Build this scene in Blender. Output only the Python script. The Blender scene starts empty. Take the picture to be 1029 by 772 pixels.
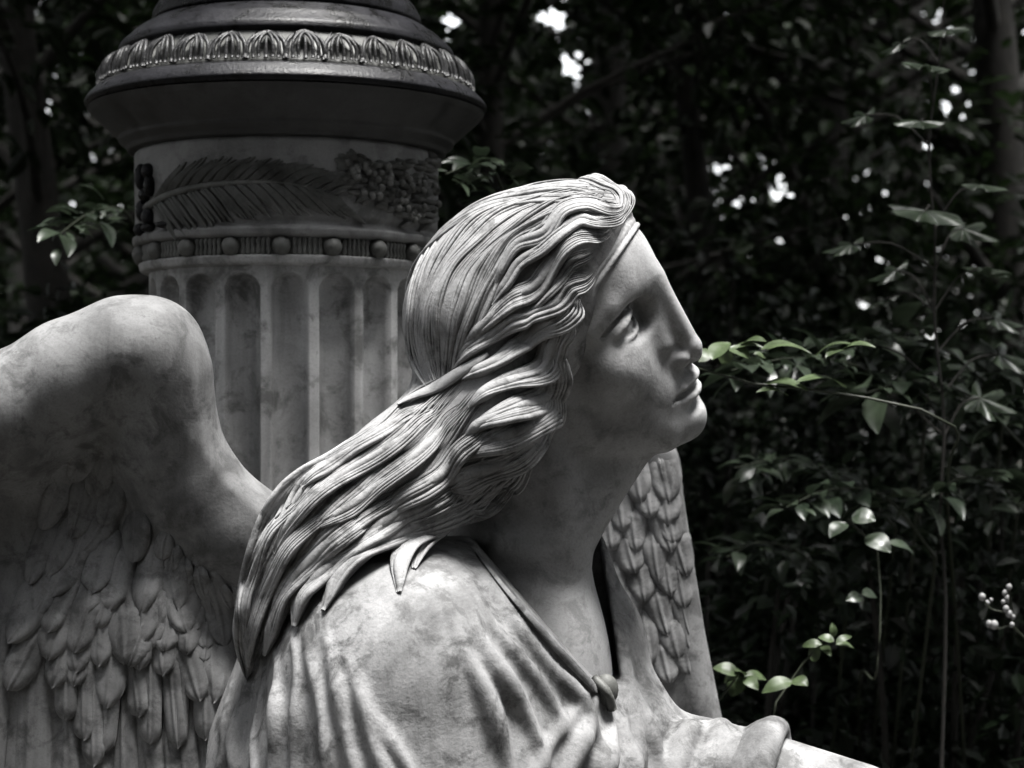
import bpy, math, random, time
import numpy as np
from mathutils import Vector
T0 = time.time()
random.seed(11); RNG = np.random.default_rng(11)
S = bpy.context.scene
COL = S.collection
F32 = np.float32

# ------------------------------------------------------------------ camera / scale
# one photo pixel = 1 mm on the plane through the statue's head (world y = 0), camera 2 m in front of it
CAMD, FPX, ZC, HOR, CX = 2.0, 2000.0, 1.75, 420.0, 514.5
def P(px, py, y=0.0):
    k = (CAMD + y) / FPX
    return np.array([(px - CX) * k, y, ZC + (HOR - py) * k])

# ------------------------------------------------------------------ objects
def link(o): COL.objects.link(o); return o
def thing(name, loc, label, cat, group=None):
    o = link(bpy.data.objects.new(name, None)); o.location = loc
    o.empty_display_size = .05
    return tag(o, label, cat, group)
def tag(o, label=None, cat=None, group=None, kind=None):
    if label: o['label'] = label
    if cat: o['category'] = cat
    if group: o['group'] = group
    if kind: o['kind'] = kind
    return o
def mesh_obj(name, V, polys, mat, parent=None, smooth=True):
    """polys: list of (K,n) int arrays; V world coordinates"""
    me = bpy.data.meshes.new(name)
    V = np.asarray(V, F32)
    me.vertices.add(len(V)); me.vertices.foreach_set('co', V.ravel())
    polys = [np.asarray(p, np.int32) for p in polys if len(p)]
    loops = np.concatenate([p.ravel() for p in polys])
    tot = np.concatenate([np.full(len(p), p.shape[1], np.int32) for p in polys])
    start = np.concatenate([[0], np.cumsum(tot)[:-1]]).astype(np.int32)
    me.loops.add(len(loops)); me.loops.foreach_set('vertex_index', loops)
    me.polygons.add(len(tot)); me.polygons.foreach_set('loop_start', start)
    me.polygons.foreach_set('use_smooth', np.full(len(tot), smooth, bool))
    me.update(calc_edges=True); me.validate()
    me.materials.append(mat)
    o = link(bpy.data.objects.new(name, me))
    if parent:
        o.parent = parent; o.location = -parent.location
    return o
class MB:
    def __init__(s): s.V = []; s.Q = {3: [], 4: []}; s.n = 0
    def add(s, V, *polys):
        s.V.append(np.asarray(V, float))
        for p in polys:
            p = np.asarray(p, int)
            if len(p): s.Q[p.shape[1]].append(p + s.n)
        s.n += len(V)
    def build(s, name, mat, parent=None, smooth=True):
        return mesh_obj(name, np.concatenate(s.V), [np.concatenate(q) for q in s.Q.values() if q], mat, parent, smooth)
def grid_quads(n, m, closed_n=False, closed_m=False):
    i = np.arange(n if closed_n else n - 1)[:, None]; j = np.arange(m if closed_m else m - 1)[None, :]
    a = (i * m + j); b = (((i + 1) % n) * m + j); c = (((i + 1) % n) * m + (j + 1) % m); d = (i * m + (j + 1) % m)
    return np.stack([a, b, c, d], -1).reshape(-1, 4)
def unit(v): v = np.asarray(v, float); return v / (np.linalg.norm(v, axis=-1, keepdims=True) + 1e-12)
def resample(pts, n):
    """Catmull-Rom through pts, n points evenly spaced"""
    p = np.asarray(pts, float)
    q = np.concatenate([[2 * p[0] - p[1]], p, [2 * p[-1] - p[-2]]])
    out = []
    for i in range(len(p) - 1):
        a, b, c, d = q[i:i + 4]; t = np.linspace(0, 1, 16, endpoint=False)[:, None]
        out.append(.5 * (2 * b + (c - a) * t + (2 * a - 5 * b + 4 * c - d) * t**2 + (-a + 3 * b - 3 * c + d) * t**3))
    out = np.concatenate(out + [p[-1:]])
    s = np.concatenate([[0], np.cumsum(np.linalg.norm(np.diff(out, axis=0), axis=1))])
    u = np.linspace(0, s[-1], n)
    return np.stack([np.interp(u, s, out[:, k]) for k in range(out.shape[1])], 1)
def tube(mb, pts, rad, sides=8, normal=None, flat=1.0):
    """tapered tube; if normal given, cross-section width lies across it, flat scales the thickness along normal"""
    pts = np.asarray(pts, float); n = len(pts); rad = np.broadcast_to(np.asarray(rad, float), (n,))
    tan = unit(np.gradient(pts, axis=0))
    if normal is None:
        ref = np.array([0, 0, 1.]) if abs(tan[:, 2]).mean() < .8 else np.array([1., 0, 0])
        nn = np.broadcast_to(ref, pts.shape)
    else: nn = np.broadcast_to(np.asarray(normal, float), pts.shape)
    b = unit(np.cross(tan, nn)); nn = np.cross(b, tan)
    a = np.linspace(0, 2 * np.pi, sides, endpoint=False)
    V = pts[:, None] + rad[:, None, None] * (np.cos(a)[None, :, None] * b[:, None] + flat * np.sin(a)[None, :, None] * nn[:, None])
    V = V.reshape(-1, 3)
    Q = grid_quads(n, sides, False, True)
    caps = [[(0, i + 1, i) for i in range(1, sides - 1)], [((n - 1) * sides, (n - 1) * sides + i, (n - 1) * sides + i + 1) for i in range(1, sides - 1)]]
    mb.add(V, Q, caps[0] + caps[1])
def ball(mb, c, r, axes=None, seg=12, ring=8):
    u = np.linspace(0, np.pi, ring + 1)[:, None]; v = np.linspace(0, 2 * np.pi, seg, endpoint=False)[None]
    X = np.stack([np.sin(u) * np.cos(v), np.sin(u) * np.sin(v), np.cos(u) + 0 * v], -1).reshape(-1, 3) * np.asarray(r)
    if axes is not None: X = X @ np.asarray(axes)
    mb.add(X + c, grid_quads(ring + 1, seg, False, True))
def lathe(mb, cx, cy, prof, seg=128, closed=False):
    prof = np.asarray(prof, float)
    a = np.linspace(0, 2 * np.pi, seg, endpoint=False)[None]
    V = np.stack([cx + prof[:, :1] * np.cos(a), cy + prof[:, :1] * np.sin(a), prof[:, 1:2] + 0 * a], -1).reshape(-1, 3)
    mb.add(V, grid_quads(len(prof), seg, closed, True)[:, ::-1])

# ------------------------------------------------------------------ materials
def mat_base(name):
    m = bpy.data.materials.new(name); m.use_nodes = True
    nt = m.node_tree; b = nt.nodes['Principled BSDF']
    def N(t, **kw):
        n = nt.nodes.new(t)
        for k, v in kw.items(): setattr(n, k, v)
        return n
    return m, nt, b, N
def noise(N, nt, scale, detail=6, rough=.6, dist=0., vec=None):
    n = N('ShaderNodeTexNoise'); n.inputs['Scale'].default_value = scale; n.inputs['Detail'].default_value = detail
    n.inputs['Roughness'].default_value = rough; n.inputs['Distortion'].default_value = dist
    if vec: nt.links.new(vec, n.inputs['Vector'])
    return n.outputs['Fac']
def ramp(N, nt, fac, stops):
    r = N('ShaderNodeValToRGB'); e = r.color_ramp.elements
    while len(e) > 1: e.remove(e[-1])
    for i, (p, c) in enumerate(stops):
        q = e[0] if i == 0 else e.new(p)
        q.position = p; q.color = (*c, 1) if len(c) == 3 else (c[0], c[0], c[0], 1)
    nt.links.new(fac, r.inputs[0]); return r.outputs['Color']
def mix(N, nt, fac, a, b, mode='MIX'):
    m = N('ShaderNodeMix', data_type='RGBA', blend_type=mode)
    for s, v in ((m.inputs['Factor'], fac), (m.inputs['A'], a), (m.inputs['B'], b)):
        if hasattr(v, 'is_linked') or hasattr(v, 'links'): nt.links.new(v, s)
        elif isinstance(v, (int, float)): s.default_value = v
        else: s.default_value = (*v, 1)
    return m.outputs['Result']
def stone(name, light, dark, stain, rough=.75, scale=1.0, amt=1.0, spec=.3, streak=False, bump=.25, specks=.6):
    m, nt, b, N = mat_base(name)
    tc = N('ShaderNodeTexCoord').outputs['Object']
    big = noise(N, nt, 5 * scale, 8, .68, .6, tc)
    c = ramp(N, nt, big, [(.36, dark), (.60, light)])
    mid = noise(N, nt, 24 * scale, 8, .7, .4, tc)
    c = mix(N, nt, ramp(N, nt, mid, [(.49, (0,)), (.62, (amt * .75,))]), c, stain)
    if streak:
        mp = N('ShaderNodeMapping'); mp.inputs['Scale'].default_value = (26, 26, 2.2); nt.links.new(tc, mp.inputs[0])
        st = noise(N, nt, 1.0, 6, .6, .2, mp.outputs[0])
        c = mix(N, nt, ramp(N, nt, st, [(.5, (0,)), (.70, (.55,))]), c, stain)
    sp = noise(N, nt, 95, 5, .75, .5, tc)
    c = mix(N, nt, ramp(N, nt, sp, [(.62, (0,)), (.74, (specks,))]), c, tuple(x * .35 for x in dark))
    sp2 = noise(N, nt, 420, 2, .5, 0, tc)
    c = mix(N, nt, ramp(N, nt, sp2, [(.3, (.86,)), (.7, (1.08,))]), (0, 0, 0), c)
    nt.links.new(c, b.inputs['Base Color'])
    r = ramp(N, nt, mid, [(.35, (rough + .1,)), (.65, (max(.05, rough - .12),))]); nt.links.new(r, b.inputs['Roughness'])
    b.inputs['Specular IOR Level'].default_value = spec
    bp = N('ShaderNodeBump'); bp.inputs['Strength'].default_value = bump; bp.inputs['Distance'].default_value = .002
    h = mix(N, nt, .5, noise(N, nt, 60, 8, .7, 0, tc), noise(N, nt, 300, 4, .6, 0, tc))
    nt.links.new(h, bp.inputs['Height']); nt.links.new(bp.outputs[0], b.inputs['Normal'])
    return m
def leafmat(name, c1, c2, rough=.4, trans=.25, spec=.5):
    m, nt, b, N = mat_base(name)
    g = N('ShaderNodeNewGeometry')
    c = ramp(N, nt, g.outputs['Random Per Island'], [(0, c1), (1, c2)])
    tc = N('ShaderNodeTexCoord').outputs['Object']
    c = mix(N, nt, ramp(N, nt, noise(N, nt, 40, 3, .5, 0, tc), [(.4, (.6,)), (.6, (1.,))]), (0, 0, 0), c)
    nt.links.new(c, b.inputs['Base Color']); b.inputs['Roughness'].default_value = rough
    b.inputs['Specular IOR Level'].default_value = spec
    t = N('ShaderNodeBsdfTranslucent'); nt.links.new(c, t.inputs[0])
    mx = N('ShaderNodeMixShader'); mx.inputs[0].default_value = trans
    nt.links.new(b.outputs[0], mx.inputs[1]); nt.links.new(t.outputs[0], mx.inputs[2])
    nt.links.new(mx.outputs[0], nt.nodes['Material Output'].inputs[0])
    return m
M = dict(
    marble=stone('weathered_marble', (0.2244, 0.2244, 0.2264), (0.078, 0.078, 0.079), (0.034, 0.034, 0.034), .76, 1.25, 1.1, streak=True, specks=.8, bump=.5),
    face=stone('smooth_marble', (0.27, 0.27, 0.272), (0.19, 0.19, 0.192), (0.10, 0.10, 0.10), .74, 1.3, .9, bump=.35, specks=.6),
    hair=stone('carved_marble', (0.2516, 0.2516, 0.2536), (0.1496, 0.1496, 0.151), (0.068, 0.068, 0.068), .76, 1.4, 1.1, specks=.6, bump=.55),
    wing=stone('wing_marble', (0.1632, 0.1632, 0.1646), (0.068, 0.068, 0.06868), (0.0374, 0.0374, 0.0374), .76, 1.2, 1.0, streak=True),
    column=stone('grey_limestone', (0.3672, 0.3672, 0.3672), (0.202, 0.202, 0.202), (0.06426, 0.06426, 0.06242), .74, .9, 1., streak=True),
    frieze=stone('stained_limestone', (0.204, 0.204, 0.204), (0.1105, 0.1105, 0.1105), (0.0595, 0.0595, 0.0578), .7, .9, 1., streak=True),
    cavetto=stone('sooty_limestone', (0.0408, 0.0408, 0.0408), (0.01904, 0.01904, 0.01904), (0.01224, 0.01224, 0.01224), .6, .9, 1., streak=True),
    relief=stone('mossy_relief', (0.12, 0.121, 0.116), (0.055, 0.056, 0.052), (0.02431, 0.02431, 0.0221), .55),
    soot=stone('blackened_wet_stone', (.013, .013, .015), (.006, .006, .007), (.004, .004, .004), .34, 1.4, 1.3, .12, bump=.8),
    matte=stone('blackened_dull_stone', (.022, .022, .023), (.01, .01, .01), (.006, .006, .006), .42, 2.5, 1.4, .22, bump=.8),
    plinth=stone('plinth_stone', (.25, .25, .245), (.15, .15, .15), (.08, .08, .075), .8, .5, 1., streak=True),
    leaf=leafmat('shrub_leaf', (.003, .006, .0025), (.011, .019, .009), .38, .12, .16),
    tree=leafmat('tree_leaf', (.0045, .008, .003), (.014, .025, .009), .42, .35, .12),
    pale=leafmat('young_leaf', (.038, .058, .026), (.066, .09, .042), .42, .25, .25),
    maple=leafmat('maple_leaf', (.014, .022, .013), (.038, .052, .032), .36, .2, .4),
    bark=stone('bark', (.03, .028, .025), (.014, .013, .012), (.01, .01, .009), .9, 3),
    stem=stone('green_stem', (.018, .023, .012), (.012, .015, .008), (.01, .012, .007), .6, 3),
    bud=stone('white_bud', (.2, .2, .2), (.17, .17, .17), (.15, .15, .15), .5, 3),
)
def soil():
    m, nt, b, N = mat_base('leaf_litter_soil')
    tc = N('ShaderNodeTexCoord').outputs['Object']
    c = ramp(N, nt, noise(N, nt, 3, 8, .7, .3, tc), [(.35, (.02, .018, .014)), (.65, (.05, .045, .035))])
    nt.links.new(c, b.inputs['Base Color']); b.inputs['Roughness'].default_value = .95
    bp = N('ShaderNodeBump'); bp.inputs['Distance'].default_value = .03
    nt.links.new(noise(N, nt, 14, 8, .7, 0, tc), bp.inputs['Height']); nt.links.new(bp.outputs[0], b.inputs['Normal'])
    return m
M['soil'] = soil()

# ------------------------------------------------------------------ signed-distance sculpting
def smin(a, b, k): h = np.maximum(k - np.abs(a - b), 0) / k; return np.minimum(a, b) - h * h * k * .25
def smax(a, b, k): return -smin(-a, -b, k)
def ell(p, c, r):
    r = np.asarray(r, F32); q = (p - np.asarray(c, F32)) / r
    k0 = np.sqrt((q * q).sum(-1)); k1 = np.sqrt(((q / r) ** 2).sum(-1)) + 1e-9
    return k0 * (k0 - 1) / k1
def sph(p, c, r): return np.sqrt(((p - np.asarray(c, F32)) ** 2).sum(-1)) - r
def cap(p, a, b, ra, rb=None):
    rb = ra if rb is None else rb
    a = np.asarray(a, F32); b = np.asarray(b, F32); ba = b - a; pa = p - a
    h = np.clip((pa @ ba) / (ba @ ba), 0, 1)
    d = pa - h[..., None] * ba
    return np.sqrt((d * d).sum(-1)) - (ra + (rb - ra) * h)
def chain(p, pts, rs, k=None):
    d = None
    for i in range(len(pts) - 1):
        c = cap(p, pts[i], pts[i + 1], rs[i], rs[i + 1])
        d = c if d is None else (np.minimum(d, c) if not k else smin(d, c, k))
    return d
def surface_nets(v, lo, h):
    ins = v < 0
    n = v.shape
    cnt = np.zeros([x - 1 for x in n], np.int8)
    for dx in (0, 1):
        for dy in (0, 1):
            for dz in (0, 1): cnt += ins[dx:n[0]-1+dx, dy:n[1]-1+dy, dz:n[2]-1+dz]
    I = np.argwhere((cnt > 0) & (cnt < 8)); del cnt
    idx = np.full([x - 1 for x in n], -1, np.int32); idx[I[:, 0], I[:, 1], I[:, 2]] = np.arange(len(I))
    acc = np.zeros((len(I), 3)); num = np.zeros(len(I))
    cor = [(a, b, c) for a in (0, 1) for b in (0, 1) for c in (0, 1)]
    cv = {c: v[I[:, 0] + c[0], I[:, 1] + c[1], I[:, 2] + c[2]] for c in cor}
    for a in cor:
        for ax in range(3):
            if a[ax] == 0:
                b = list(a); b[ax] = 1; b = tuple(b)
                va, vb = cv[a], cv[b]; x = (va < 0) != (vb < 0)
                t = np.where(x, va / np.where(x, va - vb, 1), 0)
                pt = np.repeat(np.array([a], float), len(I), 0); pt[:, ax] += t
                acc += pt * x[:, None]; num += x
    V = lo + h * (I + acc / num[:, None])
    quads = []
    for ax in range(3):
        u, w = [(1, 2), (2, 0), (0, 1)][ax]
        s0 = [slice(None)] * 3; s1 = [slice(None)] * 3
        s0[ax] = slice(0, -1); s1[ax] = slice(1, None)
        E = np.argwhere(ins[tuple(s0)] != ins[tuple(s1)])
        ok = (E[:, u] > 0) & (E[:, w] > 0) & (E[:, u] < n[u] - 1) & (E[:, w] < n[w] - 1); E = E[ok]
        du = np.zeros(3, int); du[u] = 1; dw = np.zeros(3, int); dw[w] = 1
        g = lambda e: idx[e[:, 0], e[:, 1], e[:, 2]]
        q = np.stack([g(E - du - dw), g(E - dw), g(E), g(E - du)], 1)
        flip = ~ins[E[:, 0], E[:, 1], E[:, 2]]
        q[flip] = q[flip][:, ::-1]; quads.append(q)
    return V, np.concatenate(quads)
def sculpt(f, lo, hi, h, B=8, slack=1.35):
    lo = np.asarray(lo, float); nb = np.ceil((np.asarray(hi) - lo) / (h * B)).astype(int)
    c = np.stack(np.meshgrid(*[np.arange(k) for k in nb], indexing='ij'), -1).reshape(-1, 3)
    cen = (lo + h * (c * B + (B - 1) / 2)).astype(F32)
    cv = f(cen)
    v = np.repeat(np.repeat(np.repeat(np.where(cv < 0, -1, 1).astype(F32).reshape(nb), B, 0), B, 1), B, 2)
    act = c[np.abs(cv) < slack * h * B * .9]
    off = np.stack(np.meshgrid(*[np.arange(B)] * 3, indexing='ij'), -1).reshape(-1, 3)
    for s in range(0, len(act), 600):
        a = act[s:s + 600]
        ix = (a[:, None] * B + off[None]).reshape(-1, 3)
        v[ix[:, 0], ix[:, 1], ix[:, 2]] = f((lo + h * ix).astype(F32))
    V, Q = surface_nets(v, lo, h)
    ok = (Q >= 0).all(1)
    return V, Q[ok]
def grad(f, p, e=.0015):
    g = np.stack([f((p + d).astype(F32)) - f((p - d).astype(F32)) for d in np.eye(3) * e], -1)
    return unit(g)
EYE = np.array([0, -CAMD, ZC])
def project(f, px, y0=-.55, y1=.7, back=False):
    """where the sight lines of photo points meet a sculpted volume: (points, missed)"""
    px = np.asarray(px, float)
    D = unit(np.stack([(px[:, 0] - CX) / FPX, np.ones(len(px)), (HOR - px[:, 1]) / FPX], 1))
    if back: y0, y1 = y1, y0
    t = np.full(len(px), (y0 + CAMD)); best = np.full(len(px), 9.); bt = t.copy()
    for _ in range(70):
        p = EYE + D * t[:, None]; d = f(p.astype(F32))
        up = d < best; best[up] = d[up]; bt[up] = t[up]
        st = np.maximum(d * .7, .0004) * (np.abs(d) > .0003)
        t = np.maximum(t - st, CAMD + y1) if back else np.minimum(t + st, CAMD + y1)
    return EYE + D * bt[:, None], best > .004
# ------------------------------------------------------------------ the angel's head frame
LAT = unit([-.31, -.83, -.46])                        # towards her right cheek, the one we see
UP = np.array([-.29, -.37, .883]); UP = unit(UP - LAT * (UP @ LAT))
FWD = unit(np.cross(-LAT, UP))
HS = 1.3e-3                                              # metres per life-size millimetre
NOSE = P(706, 350, -.03)
RH = np.stack([FWD, UP, LAT]).astype(F32)
def to_head(p): return ((p - NOSE.astype(F32)) @ RH.T) / F32(HS)
def from_head(q): return NOSE + (np.asarray(q, float) * HS) @ RH
def mirror_head(p):
    d = (p - NOSE) @ LAT
    return p - 2 * d[:, None] * LAT

def face_sdf(q):
    q = q.copy(); l = q[..., 2].copy(); q[..., 2] = np.abs(l)
    f, u, al = q[..., 0], q[..., 1], q[..., 2]
    d = ell(q, (-112, 60, 0), (86, 72, 69))
    d = smin(d, ell(q, (-90, 82, 0), (62, 62, 58)), 18)              # forehead
    d = smin(d, ell(q, (-67, 6, 0), (43, 66, 57)), 22)               # middle of the face
    d = smin(d, ell(q, (-60, -32, 0), (42, 40, 44)), 18)
    d = smin(d, chain(q, [(-34, -57, 0), (-42, -55, 22), (-92, -30, 50), (-104, 10, 58)], [14, 14, 16, 16]), 20)
    d = smin(d, sph(q, (-30, -55, 0), 16.5), 10)                     # chin
    d = smin(d, sph(q, (-56, 10, 44), 17), 24)                       # cheek bone
    d = smin(d, chain(q, [(-29, 66, 6), (-36, 66, 22), (-47, 61, 40), (-62, 50, 54)], [6.5, 6, 5.5, 5]), 12)   # brow
    d = smin(d, ell(q, (-41, 76, 0), (14, 22, 27)), 16)
    sock = ell(q, (-28, 44, 32), (15, 14.5, 23))
    d = smax(d, -sock, 6)
    d = smax(d, -ell(q, (-31, 43, 15), (9, 15, 7)), 7)               # inner corner
    # eyes
    ec = np.array([-52.5, 41.5, 33], F32)
    lid = sph(q, ec, 18.6)
    dl = (al - 35); du = u - 41.5 + .26 * (al - 35)
    UPC = lambda x: 8.6 * (1 - (x / 18.5) ** 2) - .5
    LOC = lambda x: -6.6 * (1 - (x / 18.5) ** 2) - .5
    prism = smax(du - UPC(dl), LOC(dl) - du, .8)
    lid = smax(lid, -prism, .6)
    d = smin(d, lid, 2.0)
    d = np.minimum(d, sph(q, ec, 15.4))
    for C, r in ((UPC, 2.5), (LOC, 2.0)):                            # lid margins
        x = np.linspace(-17.5, 17.5, 9); uu = 41.5 - .26 * x + C(x); ll = x + 35
        ff = ec[0] + np.sqrt(np.maximum(18.2 ** 2 - (ll - ec[2]) ** 2 - (uu - ec[1]) ** 2, 4))
        d = smin(d, chain(q, list(np.stack([ff, uu, ll], 1)), [r * k for k in (.4, .8, 1, 1, 1, 1, 1, .8, .5)]), 1.0)
    d = smax(d, -chain(q, [(-41, 54, 20), (-38, 56.5, 31), (-44, 51, 45), (-54, 44, 54)], [2., 2.6, 2.4, 1.6]), 2.5)   # crease above the lid
    # nose
    n = chain(q, [(-36, 88, 0), (-22, 62, 0), (-16.5, 42, 0), (-9, 5, 0)], [9, 9, 7.5, 8.0])
    n = smin(n, sph(q, (-9.3, 1.2, 0), 8.8), 4)
    n = smin(n, chain(q, [(-31, 54, 4), (-26, 14, 11)], [9, 9]), 10)
    n = smin(n, ell(q, (-19, -2, 10.5), (11, 7.5, 6)), 4)
    n = smin(n, chain(q, [(-7, -5, 0), (-17, -10.5, 0)], [4, 4.5]), 4)
    n = smax(n, -ell(q, (-12, -10, 6.8), (7.5, 5.5, 3.8)), 2)
    n = smax(n, -chain(q, [(-24, 8, 16), (-30, 0, 17.5), (-28, -8, 15)], [1.2, 2.2, 1.6]), 3)
    d = smin(d, n, 10)
    # mouth
    d = smin(d, ell(q, (-36, -26, 0), (19, 21, 27)), 12)
    d = smax(d, -cap(q, (-9.5, -14, 0), (-11, -21, 0), 2.6, 3), 4)   # philtrum
    lip = chain(q, [(-14.5, -22.5, 0), (-15.5, -21.5, 6), (-19, -23.5, 15), (-28, -28.5, 25)], [5.6, 5.6, 4.8, 2])
    d = smin(d, lip, 2.5)
    lip = chain(q, [(-17.5, -34.5, 0), (-18.5, -34.5, 8), (-22.5, -33.5, 16), (-28.5, -29.5, 24)], [7.0, 6.6, 5.0, 2])
    d = smin(d, lip, 2.5)
    d = smax(d, -chain(q, [(-9.5, -28, 0), (-14.5, -27.5, 10), (-20, -28, 19), (-27.5, -29, 27)], [4.0, 3.4, 2.6, 1.8]), 1.5)
    d = smax(d, -ell(q, (-14.0, -43, 0), (6, 4, 18)), 6)             # under the lower lip
    d = smin(d, ell(q, (-108, 8, 66), (12, 20, 8)), 4)               # ear, mostly under the hair
    return d
def body_sdf(p):
    d = face_sdf(to_head(p)) * F32(HS)
    n = chain(p, [from_head((-104, -14, 0)), P(530, 470, .03), P(515, 560, .055), P(503, 640, .085)], [.07, .064, .07, .085], .03)
    n = smin(n, cap(p, from_head((-62, -52, 0)), P(566, 545, .0), .026, .026), .04)
    n = smin(n, cap(p, from_head((-112, 0, 62)), P(574, 560, -.01), .013, .010), .02)      # neck cord
    n = smin(n, ell(p, P(518, 700, .075), (.095, .12, .16)), .05)                           # chest
    n = smin(n, cap(p, P(570, 562, .0), P(500, 545, -.03), .008, .008), .025)             # collar bone
    n = smin(n, ell(p, P(572, 690, .0), (.04, .06, .10)), .04)
    d = smin(d, n, .014)
    a = chain(p, [P(745, 790, .02), P(860, 820, -.01), P(960, 860, -.03)], [.060, .053, .042])  # forearm
    return np.minimum(d, a)
def gown_base(p):
    d = sph(p, P(405, 668, -.085), .108)
    d = smin(d, ell(p, P(470, 680, -.02), (.13, .105, .14)), .05)
    d = smin(d, ell(p, P(430, 800, .02), (.2, .23, .19)), .06)
    d = smin(d, chain(p, [P(400, 690, -.09), P(385, 900, -.1)], [.11, .12]), .05)
    d = smin(d, chain(p, [P(300, 640, .0), P(270, 820, .02), P(250, 1000, .03)], [.05, .08, .1]), .06)
    # open front: carve the neckline
    far = chain(p, [P(588, 545, .09), P(606, 640, .07), P(625, 745, .05), P(635, 950, .06)], [.02, .037, .058, .11], .03)
    d = smin(d, far, .03)
    d = smin(d, ell(p, P(540, 850, .03), (.13, .13, .17)), .05)
    arm = chain(p, [P(646, 764, .10), P(703, 795, .07), P(760, 808, .03)], [.056, .069, .070], .03)
    return smin(d, arm, .03)
GF = []
def fold(pts, r, n=16): GF.append((resample(pts, n), r))
for pts, r in [
    ([(492, 566), (524, 616), (564, 658), (594, 688)], 7), ([(484, 572), (512, 622), (552, 672), (588, 706), (606, 760)], 9),
    ([(474, 580), (500, 634), (540, 690), (572, 740), (584, 790)], 8), ([(468, 600), (488, 650), (522, 708), (550, 780)], 8),
    ([(448, 610), (470, 664), (498, 722), (516, 790)], 7), ([(600, 540), (612, 600), (618, 660), (622, 720), (632, 800)], 7),
    ([(602, 555), (614, 618), (628, 680), (636, 740), (640, 800)], 6), ([(612, 600), (628, 660), (640, 720), (648, 790)], 6),
    ([(619, 630), (637, 690), (654, 740), (664, 800)], 6), ([(606, 705), (612, 740), (602, 800)], 11), ([(598, 702), (582, 742), (566, 800)], 9),
    ([(615, 704), (630, 745), (636, 800)], 8), ([(590, 700), (560, 736), (536, 790)], 6),
    ([(252, 655), (244, 705), (236, 800)], 8), ([(264, 660), (260, 715), (254, 800)], 7), ([(278, 648), (278, 705), (274, 800)], 9),
    ([(292, 645), (298, 705), (298, 800)], 7), ([(308, 640), (322, 704), (330, 800)], 9), ([(324, 640), (344, 704), (362, 800)], 7),
    ([(344, 660), (370, 720), (398, 810)], 7), ([(366, 700), (400, 756), (432, 820)], 6), ([(234, 690), (226, 740), (215, 800)], 7),
    ]: fold(pts, r)
def gown_prep():
    out = []; rg = np.random.default_rng(21)
    for pts, r in GF:
        t = np.linspace(0, 1, len(pts)); pts = pts + np.stack([2.6 * np.sin(t * rg.uniform(4, 8) + rg.uniform(0, 6)), 0 * t], 1); r = r * rg.uniform(.6, 1.35)
        w, miss = project(gown_base, pts)
        n = grad(gown_base, w, .004)
        rr = r * 1e-3 * np.sin(np.pi * np.linspace(.02, .9, len(w))) ** 1.15 * (1 + .25 * np.sin(t * 9 + rg.uniform(0, 6)))
        out.append((w + n * (rr * np.interp(t, [0, .35, 1], [-.7, .1, .2]))[:, None], np.maximum(rr, .001)))
    return out
def gown_sdf_factory():
    folds = gown_prep()
    nodes = P(607, 694, -.03)
    kn, _ = project(gown_base, np.array([[607, 694.]]))
    rolls = []
    for (a, b, c, r) in [((690, 738), (676, 768), (664, 805), .013), ((707, 736), (695, 770), (684, 812), .009), ((724, 738), (711, 776), (702, 816), .012), ((742, 742), (729, 780), (720, 818), .009), ((760, 745), (743, 782), (734, 820), .012)]:
        w, m = project(gown_base, resample([a, b, c], 9)); rolls.append((w + grad(gown_base, w, .004) * r * .35, r * 1.15))
    CA, CB = P(745, 785, .02), P(860, 812, -.01)
    def f(p):
        d = gown_base(p)
        for w, rr in folds:
            lo = w.min(0) - .03; hi = w.max(0) + .03
            m = ((p > lo) & (p < hi)).all(-1)
            if m.any():
                q = p[m]; d[m] = smin(d[m], chain(q, list(w), list(rr)), .008)
        for w, r in rolls:
            lo = w.min(0) - .04; hi = w.max(0) + .04
            m = ((p > lo) & (p < hi)).all(-1)
            if m.any(): d[m] = smin(d[m], chain(p[m], list(w), [r] * len(w)), .006)
        # sleeve cuff: thick ring round the forearm
        ax = unit(CB - CA); c = CA + ax * .022
        q = p - c.astype(F32); h = q @ ax.astype(F32); rr = np.sqrt(np.maximum((q * q).sum(-1) - h * h, 0))
        d = smin(d, np.sqrt((rr - .060) ** 2 + (h * .8) ** 2) - .012, .012)
        # neckline opening
        d = smax(d, -neck_cut(p), .006)
        d = smin(d, sph(p, kn[0], .013), .008)
        return d
    return f
def neck_cut(p):
    # V-shaped opening of the gown, carved front to back as far as the chest
    k = F32((CAMD - .04) / FPX)
    x = p[..., 0] / k + CX; y = HOR - (p[..., 2] - ZC) / k
    l = (x - 487) * .75 - (y - 556) * .66
    e = 604 + (y - 520) * .13 - x
    w = np.minimum(np.minimum(l, e), 690 - y) * 1e-3
    return -np.minimum(w, .09 - p[..., 1]).astype(F32)
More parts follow.
